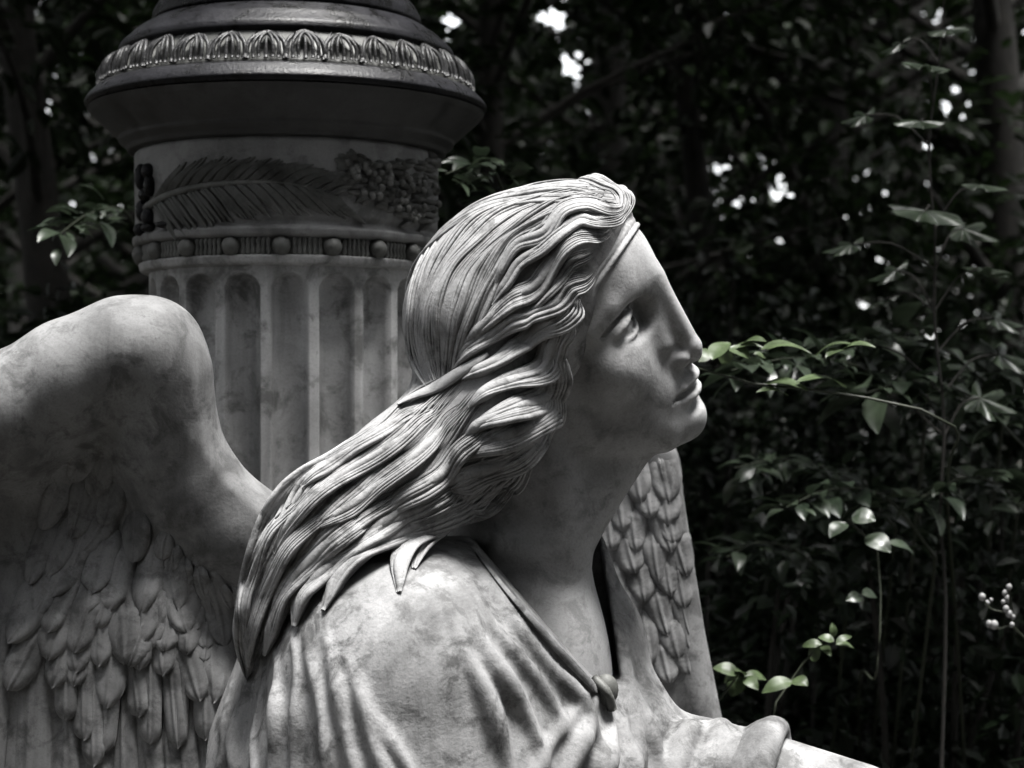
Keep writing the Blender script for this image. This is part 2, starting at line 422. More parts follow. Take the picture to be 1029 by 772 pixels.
# ------------------------------------------------------------------ hair
def hair_base(p):
    q = to_head(p)
    d = ell(q, (-116, 62, 0), (97, 84, 80))
    f, u, al = q[..., 0], q[..., 1], np.abs(q[..., 2])
    cut = (f + 85 - .48 * u) * .9
    d = smax(d, cut.astype(F32), 8)
    d = smin(d, smax(ell(q, (-76, 104, 0), (50, 40, 50)), cut.astype(F32), 6), 12)
    roll = chain(np.stack([f, u, al], -1), [(-42, 122, 10), (-58, 104, 44), (-76, 68, 68), (-98, 30, 74), (-118, -5, 70)], [7, 9, 12, 13, 13])
    d = smin(d, roll, 10) * F32(HS)
    d = smin(d, ell(p, P(482, 325, .0), (.077, .095, .080)), .03)
    fall = chain(p, [P(480, 385, -.02), P(454, 440, -.035), P(402, 480, -.07), P(343, 522, -.085), P(296, 565, -.08), P(264, 618, -.07), P(251, 676, -.055)],
                 [.05, .053, .050, .042, .028, .016, .008], .04)
    d = smin(d, fall, .03)
    front = chain(p, [P(505, 390, -.07), P(494, 432, -.08), P(474, 462, -.09)], [.042, .038, .024], .03)
    return smin(d, front, .02)
def lie(p): return np.minimum(smin(hair_base(p), gown_base(p), .045), face_sdf(to_head(p)) * F32(HS))         # what the loose tips rest on
SHEETS = [   # flowing areas: photo polylines, strand count between neighbours
 ([[(600,186),(560,184),(520,192),(480,206),(450,226),(425,256),(412,290),(409,325),(414,358),(424,385),(436,400)],
   [(612,190),(590,189),(540,200),(490,222),(452,258),(434,298),(429,338),(434,370),(441,394)],
   [(618,196),(595,195),(550,209),(510,235),(475,272),(457,310),(452,345),(450,370),(448,392)],
   [(618,203),(605,203),(570,211),(530,231),(500,262),(483,295),(472,325),(463,352),(456,386)],
   [(616,210),(600,211),(575,217),(545,235),(515,260),(500,290),(486,318),(473,350),(462,380)]], 13, .0017, False),
 ([[(452,372),(418,394),(392,418),(362,438),(330,456),(300,474),(270,505),(252,545),(243,590),(240,640),(248,684)],
   [(448,386),(405,413),(380,436),(350,457),(320,474),(302,490),(282,520),(264,555),(252,600),(246,645),(249,680)],
   [(462,385),(420,430),(390,460),(350,490),(318,520),(295,555),(275,595),(262,640),(254,672)],
   [(478,390),(440,438),(410,473),(370,508),(340,543),(316,580),(298,612)],
   [(496,400),(460,452),(430,488),(395,523),(365,555),(340,585),(322,608)],
   [(512,425),(480,472),(455,502),(430,528),(402,545),(375,562),(345,588)]], 8, .0024, False),
]
LOCKS = [    # centre line, half width px, height mm, on the head (mirrored)
 ([(631,202),(622,209),(608,210),(590,207),(565,215),(548,235),(520,247),(506,270),(496,292)], 8, 8, 1),
 ([(629,212),(620,219),(600,224),(582,221),(562,236),(545,251),(522,265),(510,284),(494,306)], 8, 9, 1),
 ([(615,229),(606,236),(585,239),(568,250),(552,272),(538,290),(516,300),(496,318),(478,335),(462,352)], 9, 11, 1),
 ([(601,249),(592,256),(574,264),(560,284),(546,300),(528,309),(508,316),(490,332),(470,350),(456,366)], 8, 9, 1),
 ([(597,274),(588,281),(571,288),(558,307),(535,314),(513,321),(493,338),(475,354),(458,370)], 10, 13, 1),
 ([(583,293),(574,300),(563,318),(545,328),(528,344),(508,361),(488,371),(466,381)], 10, 12, 1),
 ([(575,311),(566,318),(557,340),(549,364),(533,379),(512,385),(490,395),(472,410)], 10, 13, 1),
 ([(565,338),(556,345),(551,375),(543,398),(523,409),(503,418),(482,428),(466,443)], 10, 13, 1),
 ([(560,371),(551,378),(544,408),(528,427),(508,437),(484,448),(462,464)], 10, 12, 1),
 ([(555,401),(546,408),(536,434),(516,454),(492,467),(466,476),(448,490)], 10, 10, 0),
 ([(530,440),(514,466),(494,486),(474,498),(456,512)], 8, 12, 0),
 ([(522,455),(500,482),(470,505),(441,519),(418,541),(404,562),(401,596)], 11, 10, 0),
 ([(508,470),(486,494),(462,510),(440,528),(424,546),(416,572)], 8, 7, 0),
 ([(492,474),(462,500),(432,515),(400,534),(370,553),(346,578),(326,614)], 12, 10, 0),
 ([(470,478),(430,503),(392,522),(352,548),(330,572),(310,596)], 10, 9, 0),
 ([(440,490),(400,512),(362,543),(332,572),(310,596),(298,630)], 11, 10, 0),
 ([(410,490),(362,520),(322,556),(298,590),(284,610)], 7, 9, 0),
 ([(380,505),(335,543),(300,582),(283,618),(267,658)], 11, 10, 0),
 ([(340,505),(298,545),(270,592),(256,640),(250,672)], 7, 9, 0),
 ([(308,496),(274,540),(254,588),(246,640)], 6, 8, 0),
 ([(424,408),(400,424),(370,446),(336,466),(304,490)], 7, 6, 0),
 ([(470,404),(446,432),(414,462),(378,490),(352,510),(320,528)], 8, 8, 0),
 ([(496,424),(466,452),(440,478),(404,500),(380,522)], 8, 9, 0),
 ([(450,404),(428,420),(398,448),(352,476),(318,502),(290,532),(276,556)], 8, 8, 0),
]
def make_hair(parent):
    V, Q = sculpt(hair_base, P(225, 720, -.34), P(690, 130, .36), .003)
    mb = MB(); mb.add(V, Q)
    def strands(pxs, rs, lifts, sides=6, mirror=False, back=False, f=None):
        """many strands at once: laid on the volume f, lifted, smoothed and drawn as tapered rods"""
        f = f or hair_base; pxs = np.asarray(pxs); m, k = pxs.shape[:2]
        W, _ = project(f, pxs.reshape(-1, 2), back=back); Nn = grad(f, W, .006)
        W = W.reshape(m, k, 3); Nn = Nn.reshape(m, k, 3)
        tp = np.clip(np.minimum(np.linspace(.02, 3.2, k), np.linspace(7, .22, k)), 0, 1)
        for w, n, r, lift in zip(W, Nn, rs, lifts):
            for _ in range(2): n[1:-1] = unit(n[:-2] + n[1:-1] + n[2:]); w[1:-1] = (w[:-2] + 2 * w[1:-1] + w[2:]) / 4
            w = w + n * np.asarray(lift)[:, None]
            tube(mb, w, r * tp, sides, n)
            if mirror: tube(mb, mirror_head(w), r * tp, sides, n - 2 * (n @ LAT)[:, None] * LAT)
    # crown: strands combed back from the brow to the nape, all round the head
    for k in range(84):
        l0 = -78 + 96 * (k + .5) / 84 + RNG.uniform(-.4, .4); th = np.radians(np.linspace(47 + .004 * l0 * l0, 228, 72)); s = np.linspace(0, 1, 72)
        l = l0 * (1 - .35 * s ** 2) + (2.2 * np.sin(s * 13 + l0 * .11) + .8 * np.sin(s * 27 + l0 * .4)) * np.clip(s * 3, 0, 1)
        c = np.sqrt(np.clip(1 - (l / 81.) ** 2, .02, 1))
        w = from_head(np.stack([-116 + 99 * c * np.cos(th), 62 + 86 * c * np.sin(th), l], 1))
        for _ in range(4): w = w - grad(hair_base, w, .004) * hair_base(w.astype(F32))[:, None] * .8
        n = grad(hair_base, w, .006)
        for _ in range(3): n[1:-1] = unit(n[:-2] + n[1:-1] + n[2:]); w[1:-1] = (w[:-2] + 2 * w[1:-1] + w[2:]) / 4
        lift = .0004 + .0020 * (.5 + .5 * np.sin(k * .83 + s * 3)) * np.clip(s * 6, 0, 1) + .0006 * np.sin(s * 11 + k) + RNG.normal(0, .0004)
        tube(mb, w + n * lift[:, None], .0017 * RNG.uniform(.7, 1.5) * np.clip(np.minimum(np.linspace(.5, 9, 72), np.linspace(8, .4, 72)), 0, 1), 7, n)
    for guides, k, r, mir in SHEETS:
        G = np.stack([resample(g, 64) for g in guides])
        T = (len(guides) - 1) * k + 1; A, B, C = [], [], []
        for i in range(T):
            x = i / k; a = min(int(x), len(guides) - 2); f = x - a
            px = G[a] * (1 - f) + G[a + 1] * f
            ph = RNG.uniform(0, 6.28); s = np.linspace(0, 1, 64)
            tan = unit(np.gradient(px, axis=0)); nor = np.stack([-tan[:, 1], tan[:, 0]], 1)
            wob = np.sin(s * 15 + i * .22) * 1.9 * np.sin(np.pi * s) + np.sin(s * 31 + ph) * .5
            px = px + nor * wob[:, None]
            lift = -.0006 + .0022 * (math.sin(i * 1.05 + a) * .5 + .5) + .0016 * np.sin(s * 9 + i * .5) + RNG.normal(0, .0005)
            A.append(px); B.append(r * RNG.uniform(.8, 1.35)); C.append(lift)
        strands(A, B, C, 6, mir); strands(A, np.array(B) * 1.3, C, 6, mir, True)
    for pts, hw, ht, mir in LOCKS:
        c = resample(pts, 56); s = np.linspace(0, 1, 56)
        tan = unit(np.gradient(c, axis=0)); nor = np.stack([-tan[:, 1], tan[:, 0]], 1)
        env = np.clip(np.minimum(s * 5 + .4, (1 - s) * (2.2 if mir else 4) + (.12 if mir else .3)), 0, 1)
        ns = max(6, int(hw * 1.1))
        ph = RNG.uniform(0, 6.28); A, B, C = [], [], []
        for j in range(ns):
            e = (j / (ns - 1)) * 2 - 1
            off = e * hw * env * (1 + .12 * np.sin(s * 8 + ph))
            px = c + nor * (off + .7 * np.sin(s * 12 + ph + e))[:, None]
            crest = 1.15 - .8 * ((e + 1) / 2) ** 1.1
            lift = (ht * 1.3e-3) * np.clip(s * 6, 0, 1) * env ** .7 * crest * (.8 + .2 * np.sin(s * 14 + ph)) - .001 + RNG.normal(0, .0006)
            A.append(px); B.append(hw * 1e-3 * RNG.uniform(.15, .34)); C.append(lift)
        # solid core under the strands
        A.append(c); B.append(hw * .7e-3); C.append((ht * .35e-3) * env * np.clip(s * 6, 0, 1))
        strands(A, B, C, 7, bool(mir), f=lie)
    return mb.build('hair', M['hair'], parent)

# ------------------------------------------------------------------ wings
def poly_sdf(x, y, poly):
    poly = np.asarray(poly, float); d = np.full(x.shape, 1e9); ins = np.zeros(x.shape, bool)
    for i in range(len(poly)):
        a, b = poly[i - 1], poly[i]; e = b - a
        wx, wy = x - a[0], y - a[1]
        t = np.clip((wx * e[0] + wy * e[1]) / (e @ e), 0, 1)
        d = np.minimum(d, (wx - t * e[0])**2 + (wy - t * e[1])**2)
        c = ((a[1] > y) != (b[1] > y)) & (x < (b[0] - a[0]) * (y - a[1]) / (b[1] - a[1] + 1e-12) + a[0])
        ins ^= c
    d = np.sqrt(d); return np.where(ins, -d, d)
EC = np.array([-1, -.88, -.72, -.52, -.36, -.24, -.15, -.08, 0, .08, .15, .24, .36, .52, .72, .88, 1])
def feather(mb, surf, base, ang, L, W, lift=(.001, .008), curve=0., nl=26, tipround=.3, tilt=.12):
    """one carved feather lying on surface surf(X,Z)->y; base (X,Z) metres; ang from straight down, radians"""
    t = np.linspace(0, 1, nl)[:, None] ** .9; e = EC[None]
    nw = len(EC)
    w = W * np.clip(np.clip(1 - np.clip((t - (1 - tipround)) / tipround, 0, 1) ** 2.4, 0, 1) ** .5, .05, 1) * (.7 + .3 * np.clip(t * 3, 0, 1))
    a = ang + curve * t
    st = np.diff(t, axis=0, prepend=0)
    cx = np.cumsum(np.sin(a) * st, 0) * L; cz = -np.cumsum(np.cos(a) * st, 0) * L
    X = base[0] + cx + np.cos(a) * e * w; Z = base[1] + cz + np.sin(a) * e * w
    y = surf(X, Z)
    ph = RNG.uniform(0, 6.28)
    barb = .0005 * np.sin(t * L / .0011 + np.abs(e) * 4.5 + ph) * (1 - np.abs(e)) * np.abs(e) * 2.2
    notch = .0016 * np.sin(t * 9 + ph) * np.abs(e)
    gr = .0014 * np.exp(-(e / .09) ** 2) - .0012 * np.exp(-((np.abs(e) - .22) / .10) ** 2)
    h = .7 * (lift[0] + (lift[1] - lift[0]) * t) + .12 * W * (1 - e * e) + gr * (1 - t * .5) + barb + notch + tilt * W * e
    h = h * np.clip(t * 2.6, 0, 1) - .004 * (1 - np.clip(t * 4, 0, 1))
    h = h - .35 * W * np.abs(e) ** 6 - .003 * np.clip((t - .85) / .15, 0, 1) ** 2
    V = np.stack([X, y - h, Z], -1)
    sk = V.copy(); sk[..., 1] = y + .012
    n0 = nl * nw
    ring = np.concatenate([np.arange(0, n0, nw), (nl - 1) * nw + np.arange(1, nw), np.arange((nl - 1) * nw - 1, 0, -nw)])
    allV = np.concatenate([V.reshape(-1, 3), sk.reshape(-1, 3)[ring]])
    k = len(ring); i = np.arange(k - 1)
    Q2 = np.stack([ring[i], n0 + i, n0 + i + 1, ring[i + 1]], 1)
    mb.add(allV, grid_quads(nl, nw)[:, ::-1], Q2)
K0 = CAMD / FPX
def XZ(px, py, y=0.): p = P(px, py, y); return p[0], p[2]
def near_wing(parent):
    YB = .03
    ROLL = [(-330, 560), (-200, 505), (-90, 460), (10, 413), (72, 378), (125, 355), (152, 352), (163, 378), (166, 415), (172, 450), (200, 495), (240, 535), (285, 560)]
    RR = [50, 52, 54, 55, 54, 53, 48, 45, 44, 44, 44, 46, 50]
    RY = [-.025, -.025, -.025, -.025, -.025, -.025, -.025, -.02, -.01, .0, .01, .015, .02]
    rp = [P(x, y, YB + d) for (x, y), d in zip(ROLL, RY)]
    poly = [P(x, y, YB)[[0, 2]] for x, y in [(-330, 570), (-90, 470), (10, 420), (75, 385), (150, 360), (166, 420), (200, 500), (285, 570), (300, 650), (270, 720), (262, 800), (240, 1000), (120, 1090), (-60, 1160), (-330, 1180)]]
    zt = P(0, 470, 0)[2]
    def front(X, Z):
        # panel surface: hollow under the roll, swelling forward lower down
        kx = X / K0 + CX; ky = HOR - (Z - ZC) / K0
        top = np.interp(kx, [-330, -90, 10, 75, 150, 200, 290], [600, 500, 450, 415, 400, 470, 570])
        t = np.clip((ky - top) / 260, -.2, 1.3)
        return YB - .012 + .03 * np.sin(np.pi * np.clip(t * 1.2 + .1, 0, 1)) + .001 * np.clip(t, 0, 1) + .02 * np.clip((kx - 200) / 100, 0, 1)
    def f(p):
        r = chain(p, rp, [x * 1e-3 for x in RR], .02)
        d2 = poly_sdf(p[..., 0].astype(float), p[..., 2].astype(float), poly)
        y0 = front(p[..., 0], p[..., 2])
        slab = np.maximum(np.maximum(y0 - p[..., 1], p[..., 1] - (YB + .075)), d2).astype(F32)
        return smin(slab, r, .075)
    V, Q = sculpt(f, P(-350, 1200, -.11), P(360, 280, .2), .0042)
    mb = MB(); mb.add(V, Q)
    gx = np.linspace(P(-350, 0)[0], P(330, 0)[0], 112); gz = np.linspace(P(0, 1180)[2], P(0, 290)[2], 150)
    GX, GZ = np.meshgrid(gx, gz, indexing='ij'); yy = np.full(GX.size, -.13)
    for _ in range(30):
        dd = f(np.stack([GX.ravel(), yy, GZ.ravel()], 1).astype(F32)); yy = np.minimum(yy + np.maximum(dd * .8, 0), .12)
    D = yy.reshape(GX.shape)
    def skin(X, Z):
        i = np.clip((X - gx[0]) / (gx[1] - gx[0]), 0, len(gx) - 1.001); j = np.clip((Z - gz[0]) / (gz[1] - gz[0]), 0, len(gz) - 1.001)
        a, b = i.astype(int), j.astype(int); u, w = i - a, j - b
        return (D[a, b] * (1 - u) + D[a + 1, b] * u) * (1 - w) + (D[a, b + 1] * (1 - u) + D[a + 1, b + 1] * u) * w
    front = skin
    rg = random.Random(5)
    # long flight feathers hanging below
    xs = [-300, -262, -224, -186, -148, -110, -74, -38, 0, 34, 66, 94, 118, 140, 160, 180, 200, 220, 238]
    for i, x in enumerate(xs):
        y = 470 if x < -20 else (500 if x < 20 else 540 if x < 50 else 640 + rg.uniform(-10, 10))
        feather(mb, front, XZ(x, y), rg.uniform(-.03, .03) - .02 + (x - 80) * .0004, .62 if x < 50 else .42, .024 if x < 50 else .017, (.002, .010), rg.uniform(-.05, .05), 70, .06, .3)
    # second, shorter flight row
    for i in range(11):
        x = 62 + i * 17 + rg.uniform(-3, 3)
        feather(mb, front, XZ(x, 620 + rg.uniform(-12, 12)), rg.uniform(-.06, .06), .125 * rg.uniform(.8, 1.25), .0125, (.006, .013), rg.uniform(-.12, .12), 34, .14, .25)
    # overlapping covert rows, lowest first so the upper ones lie on top
    Y = 648; ri = 0
    while Y > 452:
        n = 9
        for i in range(n):
            wid = 200 - max(0, 560 - Y) * .42
            x = 46 + (i + (.5 if ri % 2 else 0)) * wid / n + rg.uniform(-6, 6)
            sag = -16 * math.cos((x - 115) / 60) + rg.uniform(-9, 9)
            ang = -.45 + (x - 40) / 200 * .8 + rg.uniform(-.16, .16)
            sc = .5 + .5 * np.clip((Y - 440) / 130, 0, 1)
            bx = XZ(x, Y - 22 + sag)
            if skin(np.array(bx[0]), np.array(bx[1])) < YB - .022: continue
            feather(mb, front, bx, ang, 80 * sc * rg.uniform(.8, 1.2) * 1e-3, 20 * sc * rg.uniform(.8, 1.15) * 1e-3, (.004 * sc, .0165 * sc), rg.uniform(-.4, .3), 24, .5, rg.uniform(-.05, .25))
        Y -= 27; ri += 1
    for x, y, a, L, W in ((118, 585, .12, .085, .021), (150, 600, -.25, .075, .018), (92, 580, -.2, .08, .018)):
        feather(mb, front, XZ(x, y), a, L, W, (.012, .019), -.1, 30, .5, .1)
    # scalloped strip of small feathers by the shoulder
    for i in range(17):
        t = i / 16
        for j in range(3):
            x = 146 + 86 * t + j * 12 + rg.uniform(-4, 4); y = 492 + 180 * t + rg.uniform(-6, 6) - j * 6
            bx = XZ(x, y)
            if skin(np.array(bx[0]), np.array(bx[1])) < YB - .022: continue
            feather(mb, lambda X, Z: front(X, Z) - .004, bx, -.25 + rg.uniform(-.25, .25) + j * .35, .042 * (.6 + .4 * t), .0105, (.002, .007), .3, 14, .5, .1)
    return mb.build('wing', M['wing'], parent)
def far_wing(parent):
    YB = .33
    poly = [P(x, y, YB)[[0, 2]] for x, y in [(590, 430), (640, 440), (676, 458), (690, 540), (706, 640), (722, 720), (745, 840), (790, 1060), (640, 1080), (560, 900), (540, 560)]]
    def front(X, Z):
        kx = X / K0 / 1.165 + CX
        return YB + .02 - .02 * np.sin(np.clip((kx - 580) / 140, 0, 1) * np.pi)
    edge = [P(x, y, YB + .02) for x, y in [(560, 400), (620, 425), (660, 455), (672, 540), (688, 640), (704, 720), (728, 840), (770, 1050)]]
    def f(p):
        d2 = poly_sdf(p[..., 0].astype(float), p[..., 2].astype(float), poly)
        y0 = front(p[..., 0], p[..., 2])
        slab = np.maximum(np.maximum(y0 - p[..., 1], p[..., 1] - (YB + .07)), d2).astype(F32)
        return smin(slab, chain(p, edge, [.03, .03, .022, .02, .02, .02, .02, .02]), .02)
    V, Q = sculpt(f, P(510, 1100, YB - .06), P(830, 360, YB + .13), .0045)
    mb = MB(); mb.add(V, Q)
    rg = random.Random(8)
    for i in range(9):
        x = 575 + i * 14
        feather(mb, front, XZ(x, 620 + rg.uniform(-10, 10) + i * 6, YB), .16 + rg.uniform(-.04, .04), .5, .015, (.002, .009), 0, 60, .08, .25)
    Y = 650; ri = 0
    while Y > 455:
        for i in range(4):
            x = 592 + i * 26 + (13 if ri % 2 else 0) + (Y - 470) * .10 + rg.uniform(-4, 4); x = min(x, 662 + (Y - 458) * .15)
            feather(mb, front, XZ(x, Y - 20, YB), .12 + rg.uniform(-.09, .09), .068 * rg.uniform(.85, 1.15), .0205 * rg.uniform(.85, 1.15), (.004, .012), .1, 24, .6, rg.uniform(-.03, .06))
        Y -= 27; ri += 1
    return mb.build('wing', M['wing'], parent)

# ------------------------------------------------------------------ build the statue
PL = .88                                                 # top of the plinth
def build_statue():
    root = thing('angel_statue', (-.02, .05, PL), 'weathered grey marble angel with long wavy hair and spread wings, gazing upward', 'statue')
    t = time.time()
    V, Q = sculpt(body_sdf, P(440, 900, -.22), P(985, 165, .34), .0021)
    body = mesh_obj('body', V, [Q], M['face'], root)
    body.data.materials.append(M['marble'])                          # darker gown stone on the forearm, in place of weaker sun there
    cx_ = V[Q].mean(1); body.data.polygons.foreach_set('material_index', (cx_[:, 0] > P(700, 0)[0]).astype(np.int32) * (cx_[:, 2] < P(0, 600)[2]))
    print('body', len(V), time.time() - t)
    f = gown_sdf_factory()
    def cut_below(p): return np.maximum(f(p), (PL + .15 - p[..., 2]).astype(F32))
    V, Q = sculpt(cut_below, P(165, 1010, -.26), P(800, 510, .34), .0034)
    mb = MB(); mb.add(V, Q)
    # skirt of the gown falling to the plinth, out of the frame
    n = 120; a = np.linspace(0, 2 * np.pi, n, endpoint=False)
    rings = []
    for z, rx, ry in [(1.25, .17, .15), (1.12, .21, .19), (1.0, .27, .24), (.9, .33, .29), (PL, .34, .30)]:
        w = 1 + .06 * np.sin(a * 17 + z * 3) + .03 * np.sin(a * 7 + 1)
        rings.append(np.stack([-.06 + rx * w * np.cos(a), .05 + ry * w * np.sin(a), np.full(n, z)], 1))
    mb.add(np.concatenate(rings), grid_quads(len(rings), n, False, True)[:, ::-1])
    mb.build('gown', M['marble'], root)
    print('gown', len(V), time.time() - t)
    make_hair(root); print('hair', time.time() - t)
    # headband: a fillet lying on the brow and running under the hair
    N_ = unit(np.array([-.66, .75, 0.]))
    def band(p):
        q = to_head(p)
        d = face_sdf(q) - 3.0
        s = np.abs((q - np.array([-31, 109.5, 0], F32)) @ N_.astype(F32)) - 10
        d = d + 1.6 * np.exp(-((s + 4.2) / .9) ** 2)
        return (np.maximum(np.maximum(np.maximum(d, s), -d - 4.5), np.maximum(-q[..., 0] - 96, 58 - q[..., 1])) * F32(HS)).astype(F32)
    lo = np.array([from_head((f_, u_, l_)) for f_ in (-115, -15) for u_ in (40, 145) for l_ in (-80, 80)])
    V, Q = sculpt(band, lo.min(0), lo.max(0), .0016)
    mb = MB(); mb.add(V, Q)
    w, _ = project(hair_base, resample([(402, 410), (418, 402), (436, 394), (453, 384), (474, 370), (492, 358)], 24)); n = grad(hair_base, w, .006)
    tube(mb, w + n * .0050, .0075 * np.sin(np.linspace(.12, np.pi - .12, 24)) ** .6, 8, n, .4)
    mb.build('headband', M['face'], root)
    near_wing(root); far_wing(root); print('wings', time.time() - t)
    # neckline border and knotted clasp
    mb = MB()
    q = resample([(484, 553), (512, 589), (548, 630), (582, 667), (603, 690)], 40); w, _ = project(f, q + np.array([-5, 3.])); n = grad(f, w, .004)
    tube(mb, w + n * .001, .0045 * np.linspace(.6, 1.1, 40), 8, n, .32); mb.build('neckline_border', M['marble'], root)
    mb = MB(); k, _ = project(f, np.array([[609., 694.]])); k = k[0] + np.array([0, .004, 0])
    ball(mb, k, (.0125, .011, .016)); tube(mb, resample([k + (-.012, -.004, .012), k + (0, -.012, 0), k + (.006, -.004, -.018)], 10), .005, 8)
    mb.build('clasp', M['relief'], root)
    return root
statue = build_statue()
tag(statue, group=None)
# ------------------------------------------------------------------ the column
CY = .55; CPX = 289.0; CK = (CAMD + CY) / FPX
CXW = (CPX - CX) * CK
def cz(py): return ZC + (HOR - py) * CK                  # height of a limb point
def colpt(px, py, R):
    """point on the near side of a cylinder of radius R round the column's axis"""
    px = np.asarray(px, float); py = np.asarray(py, float)
    D = unit(np.stack([(px - CX) / FPX, np.ones_like(px), (HOR - py) / FPX], -1))
    ox, oy = EYE[0] - CXW, EYE[1] - CY
    a = D[..., 0]**2 + D[..., 1]**2; b = ox * D[..., 0] + oy * D[..., 1]; c = ox * ox + oy * oy - R * R
    disc = np.maximum(b * b - a * c, 0)
    t = (-b - np.sqrt(disc)) / a
    return EYE + D * t[..., None]
def colnorm(p): n = p - np.array([CXW, CY, 0]); n = n * np.array([1, 1, 0]); return unit(n)
def soft(prof, n=5):
    """round the corners of a profile a little"""
    p = np.asarray(prof, float); out = [p[0]]
    for i in range(1, len(p) - 1):
        for t in np.linspace(.0, 1, n):
            a = p[i] + (p[i - 1] - p[i]) * min(.3, .004 / (np.linalg.norm(p[i - 1] - p[i]) + 1e-9)); b = p[i] + (p[i + 1] - p[i]) * min(.3, .004 / (np.linalg.norm(p[i + 1] - p[i]) + 1e-9))
            out.append((1 - t)**2 * a + 2 * t * (1 - t) * p[i] + t * t * b)
    return np.array(out + [p[-1]])
def prof(pts): return soft([((CPX - x) * CK * .998, cz(y)) for x, y in pts])
def build_column():
    root = thing('fluted_column', (CXW, CY, PL), 'round fluted stone column with a blackened cornice, carved palm frond and bead band', 'column')
    # fluted shaft
    nF, R0 = 19, (CPX - 152) * CK
    na, nz = nF * 36, 150
    z = np.concatenate([np.linspace(PL + .12, cz(430), 30), np.linspace(cz(428), cz(270), nz - 30)])
    a = np.linspace(0, 2 * np.pi, na, endpoint=False)
    off = math.radians(-90 + 7.4)
    s = ((a - off) / (2 * np.pi / nF) + .5) % 1 - .5     # -.5 .. .5 across one flute
    arc = s * (2 * np.pi / nF) * R0
    hw = .385 * (2 * np.pi / nF) * R0
    zt = cz(284)
    dz = np.maximum(z[:, None] - (zt - hw), 0)
    rr = np.sqrt(arc[None]**2 + dz**2) / hw
    depth = np.where(rr < 1, np.sqrt(np.maximum(1 - rr**2, 0)) ** .8, 0) * .024
    r = R0 - depth
    V = np.stack([CXW + r * np.cos(a)[None], CY + r * np.sin(a)[None], z[:, None] + 0 * a[None]], -1).reshape(-1, 3)
    mb = MB(); mb.add(V, grid_quads(nz, na, False, True)[:, ::-1]); mb.build('shaft', M['column'], root)
    mb = MB(); lathe(mb, CXW, CY, soft([(0, PL), (.27, PL), (.27, PL + .05), (.235, PL + .06), (.24, PL + .085), (.215, PL + .1), (R0 + .004, PL + .12), (R0 + .004, PL + .13), (.1, PL + .13)])); mb.build('base', M['column'], root)
    # neck ring, frieze, cavetto
    mb = MB(); lathe(mb, CXW, CY, prof([(200, 281), (152, 280), (152, 277), (143, 276), (141, 268), (146, 267)])); mb.build('neck_ring', M['column'], root)
    mb = MB(); lathe(mb, CXW, CY, prof([(150, 269), (145, 267), (145, 252), (149, 250)])); mb.build('bead_channel', M['relief'], root)
    mb = MB(); lathe(mb, CXW, CY, prof([(149, 252), (136, 250), (135, 243), (140, 240), (141, 236), (138, 232), (137, 160), (141, 156)]), 192); mb.build('frieze', M['frieze'], root)
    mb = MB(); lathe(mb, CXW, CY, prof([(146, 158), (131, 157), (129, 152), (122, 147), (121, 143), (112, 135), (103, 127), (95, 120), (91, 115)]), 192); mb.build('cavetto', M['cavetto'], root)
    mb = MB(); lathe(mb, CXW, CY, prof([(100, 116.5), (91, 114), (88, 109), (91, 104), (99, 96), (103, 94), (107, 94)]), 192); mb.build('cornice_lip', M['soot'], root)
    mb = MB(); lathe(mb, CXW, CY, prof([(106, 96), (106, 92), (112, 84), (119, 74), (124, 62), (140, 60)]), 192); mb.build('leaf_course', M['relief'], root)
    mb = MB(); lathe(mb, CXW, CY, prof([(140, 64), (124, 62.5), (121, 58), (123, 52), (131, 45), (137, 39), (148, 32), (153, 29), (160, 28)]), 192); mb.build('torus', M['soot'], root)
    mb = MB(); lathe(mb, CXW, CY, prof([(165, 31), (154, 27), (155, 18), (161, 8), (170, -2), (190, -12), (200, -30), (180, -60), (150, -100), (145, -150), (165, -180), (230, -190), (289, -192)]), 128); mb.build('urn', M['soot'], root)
    # beads and reels
    Rb = (CPX - 143) * CK; zb = cz(259.5)
    NB = 19; bead = None
    for k in range(NB):
        an = math.radians(-90 + 4.2 + k * 360 / NB)
        if bead is None:
            mb = MB(); ball(mb, np.zeros(3), (.0115, .0115, .0115), None, 16, 10)
            bead = mb.build('bead', M['relief'], root); o = bead
        else: o = bead.copy(); link(o)
        o.location = Vector((CXW + Rb * math.cos(an), CY + Rb * math.sin(an), zb)) - root.location; o.rotation_euler[2] = an
    mb = MB()
    for k in range(NB):
        for j in range(6):
            an = math.radians(-90 + 4.2 + (k + .2 + .6 * (j + .5) / 6) * 360 / NB)
            c = np.array([CXW + (Rb - .002) * math.cos(an), CY + (Rb - .002) * math.sin(an), zb])
            e = np.array([-math.sin(an), math.cos(an), 0])
            tube(mb, [c + np.array([0, 0, -.0105]), c + np.array([0, 0, -.007]), c, c + np.array([0, 0, .007]), c + np.array([0, 0, .0105])], [.0016, .0042, .0027, .0042, .0016], 7, e)
    o = mb.build('reel_band', M['relief'], root)
    # acanthus course: pointed leaf tongues standing on the sloped course
    mb = MB(); NL = 32
    lo_ = np.array([(CPX - 104.5) * CK, cz(92.5)]); hi_ = np.array([(CPX - 121.5) * CK, cz(65)])
